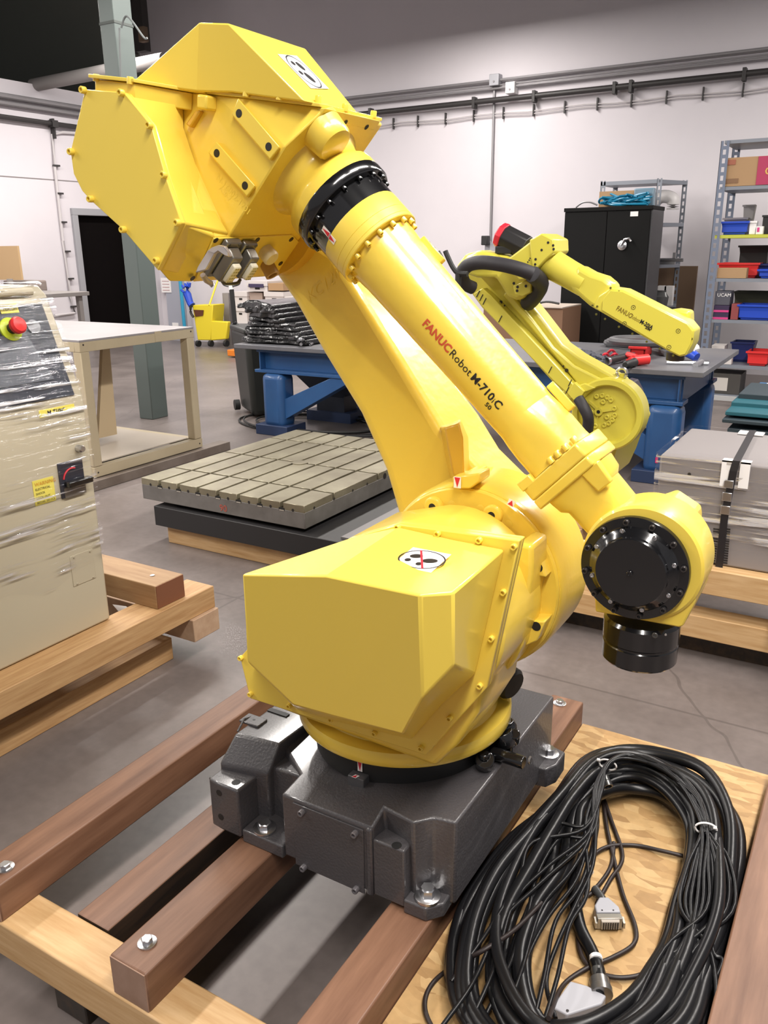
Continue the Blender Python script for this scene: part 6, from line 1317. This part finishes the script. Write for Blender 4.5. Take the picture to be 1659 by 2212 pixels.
# motor on top of the elbow
ma, mb = PY(1082, 508, yr2-.06), PY(1140, 538, yr2-.06); dd = (mb-ma)/np.linalg.norm(mb-ma)
G().lathe([(.050, 0), (.052, .005), (.052, .12)], ma+dd*.012, dd, 8).make('servo_motor', mat('black_motor', (.015, .014, .015), .4), R2, bevel=.004, smooth=20)
G().lathe([(.036, -.002), (.052, .006), (.056, .03), (.052, .032)], ma-dd*.012, dd, 8).make('motor_cap', mat('red_motor_cap', (.62, .02, .04), .4), R2, bevel=.004, smooth=20)
q = PY(1080, 538, yr2-.08); G().box(q-np.array([.015, .02, .02]), q+np.array([.06, .03, .012])).make('motor_plug', BLKM, R2, bevel=.004)
G().prism(P2([(1143, 518), (1170, 504), (1196, 517), (1197, 545), (1180, 560), (1152, 590), (1146, 560)], yr2-.17), (0, .18, 0)).make('wrist_motor_housing', YEL2, R2, bevel=.006)
for (px, py) in ((1184, 524), (1195, 530), (1170, 540), (1157, 560), (1156, 571), (1196, 538)): bolt(PY(px, py, yr2-.1705), (0, -1, 0), .005, BLKI, R2, .002, 'plug')
for (px, py) in ((1138, 572), (1143, 562), (1140, 566), (1145, 558)): bolt(PY(px, py, yr2-.1715), (0, -1, 0), .003, BLKI, R2, .001, 'plug')
# forearm tube then flat-sided wrist box
yq = yr2-.09
fa, fb = PY(1168, 557, yq), PY(1275, 618, yq); fd = (fb-fa)/np.linalg.norm(fb-fa)
G().lathe([(.062, 0), (.060, .05), (.056, .14), (.055, .22)], fa, fd, 40).make('forearm_tube', YEL2, R2)
A = [(1232, 620), (1262, 588), (1290, 590), (1322, 592), (1335, 612), (1322, 652), (1300, 672), (1285, 668), (1262, 655)]
G().prism(P2([(1222, 615), (1248, 572), (1278, 589), (1306, 598), (1330, 618), (1312, 660), (1292, 674), (1270, 660), (1245, 638)], yq-.05), (0, .1, 0)).make('forearm_neck', YEL2, R2, bevel=.02, seg=3)
A = [(1318, 622), (1345, 626), (1486, 697), (1500, 714), (1496, 742), (1482, 768), (1468, 771), (1442, 758), (1280, 664), (1292, 640)]
q = G().prism(P2(A, yq-.07), (0, .12, 0)).make('wrist_arm', YEL2, R2, bevel=.006, seg=3)
A2 = [(1302, 648), (1318, 628), (1345, 630), (1484, 700), (1496, 716), (1492, 742), (1480, 765), (1468, 768), (1444, 756), (1300, 670)]
q = G().prism(P2([(px+.0, py) for px, py in A2], yq-.078), (0, .01, 0)).make('side_cover', YEL2, R2, bevel=.0015)
for (px, py) in ((1368, 664), (1349, 699), (1465, 715), (1445, 750)):
    p = PY(px, py, yq-.0785); G().lathe([(.0085, 0), (.0085, .0008), (.007, .0008)], p, (0, -1, 0), 18, False).make('plug_ring', BLKI, R2); bolt(p, (0, -1, 0), .002, BLKI, R2, .001, 'plug')
for (px, py) in ((1319, 622), (1337, 630), (1368, 647), (1399, 663), (1431, 680), (1457, 694), (1487, 709), (1494, 732), (1478, 761), (1454, 768), (1425, 753), (1397, 738), (1366, 721), (1337, 706), (1307, 689), (1288, 679), (1290, 662), (1280, 660)): bolt(PY(px, py, yq-.072), (0, -1, 0), .0045, mat('dark_olive_bolt', (.10, .09, .01), .4), R2, .002, 'plug')
ux = PY(1400, 703, yq)-PY(1332, 664, yq); uy = np.cross((0, -1, 0), ux); uy = uy/np.linalg.norm(uy); uy = uy if uy[2] > 0 else -uy
DK = mat('olive_print', (.20, .13, .01), .5)
text('lettering', 'FANUC', PY(1330, 669, yq-.0785), ux, uy, .026, DK, R2, bold=.0004, width=.068)
text('lettering', 'Robot', PY(1361, 686, yq-.0785), ux, uy, .022, DK, R2, width=.040)
text('lettering', 'M-20iA', PY(1381, 697, yq-.0785), ux, uy, .022, BLKI, R2, bold=.0008, width=.056)
text('lettering', '20M', PY(1393, 709, yq-.0785), ux, uy, .012, BLKI, R2, bold=.0005, width=.022)
G().prism(P2([(1435, 672), (1462, 668), (1490, 672), (1491, 700), (1470, 706), (1440, 690)], yq+.04), (0, .09, 0)).make('wrist_lug', YEL2, R2, bevel=.012, seg=3)
p = PY(1459, 768, yq); G().lathe([(.035, .012), (.035, -.016), (.030, -.020)], p, ZA, 20).make('tool_flange', mat('dark_brown_flange', (.03, .018, .012), .4), R2)
# black handle behind the forearm
T_ = thing('allen_handle', PY(975, 570, 2.9), 'black bent handle poking up behind the big forearm', 'handle')
G().tube(spline([PY(962, 542, 2.9), PY(966, 552, 2.9), PY(978, 577, 2.9), PY(990, 590, 2.9), PY(1010, 592, 2.9)], 4), .010, 8).make('rod', BLKM, T_)
G().tube([PY(945, 545, 2.9), PY(955, 563, 2.9)], .012, 8).make('rod', BLKM, T_)
G().cyl(PY(990, 590, 2.9), (PY(990, 590, 2.9)[0], 2.9, 0), .012, 8).make('stand_rod', BLKM, T_)
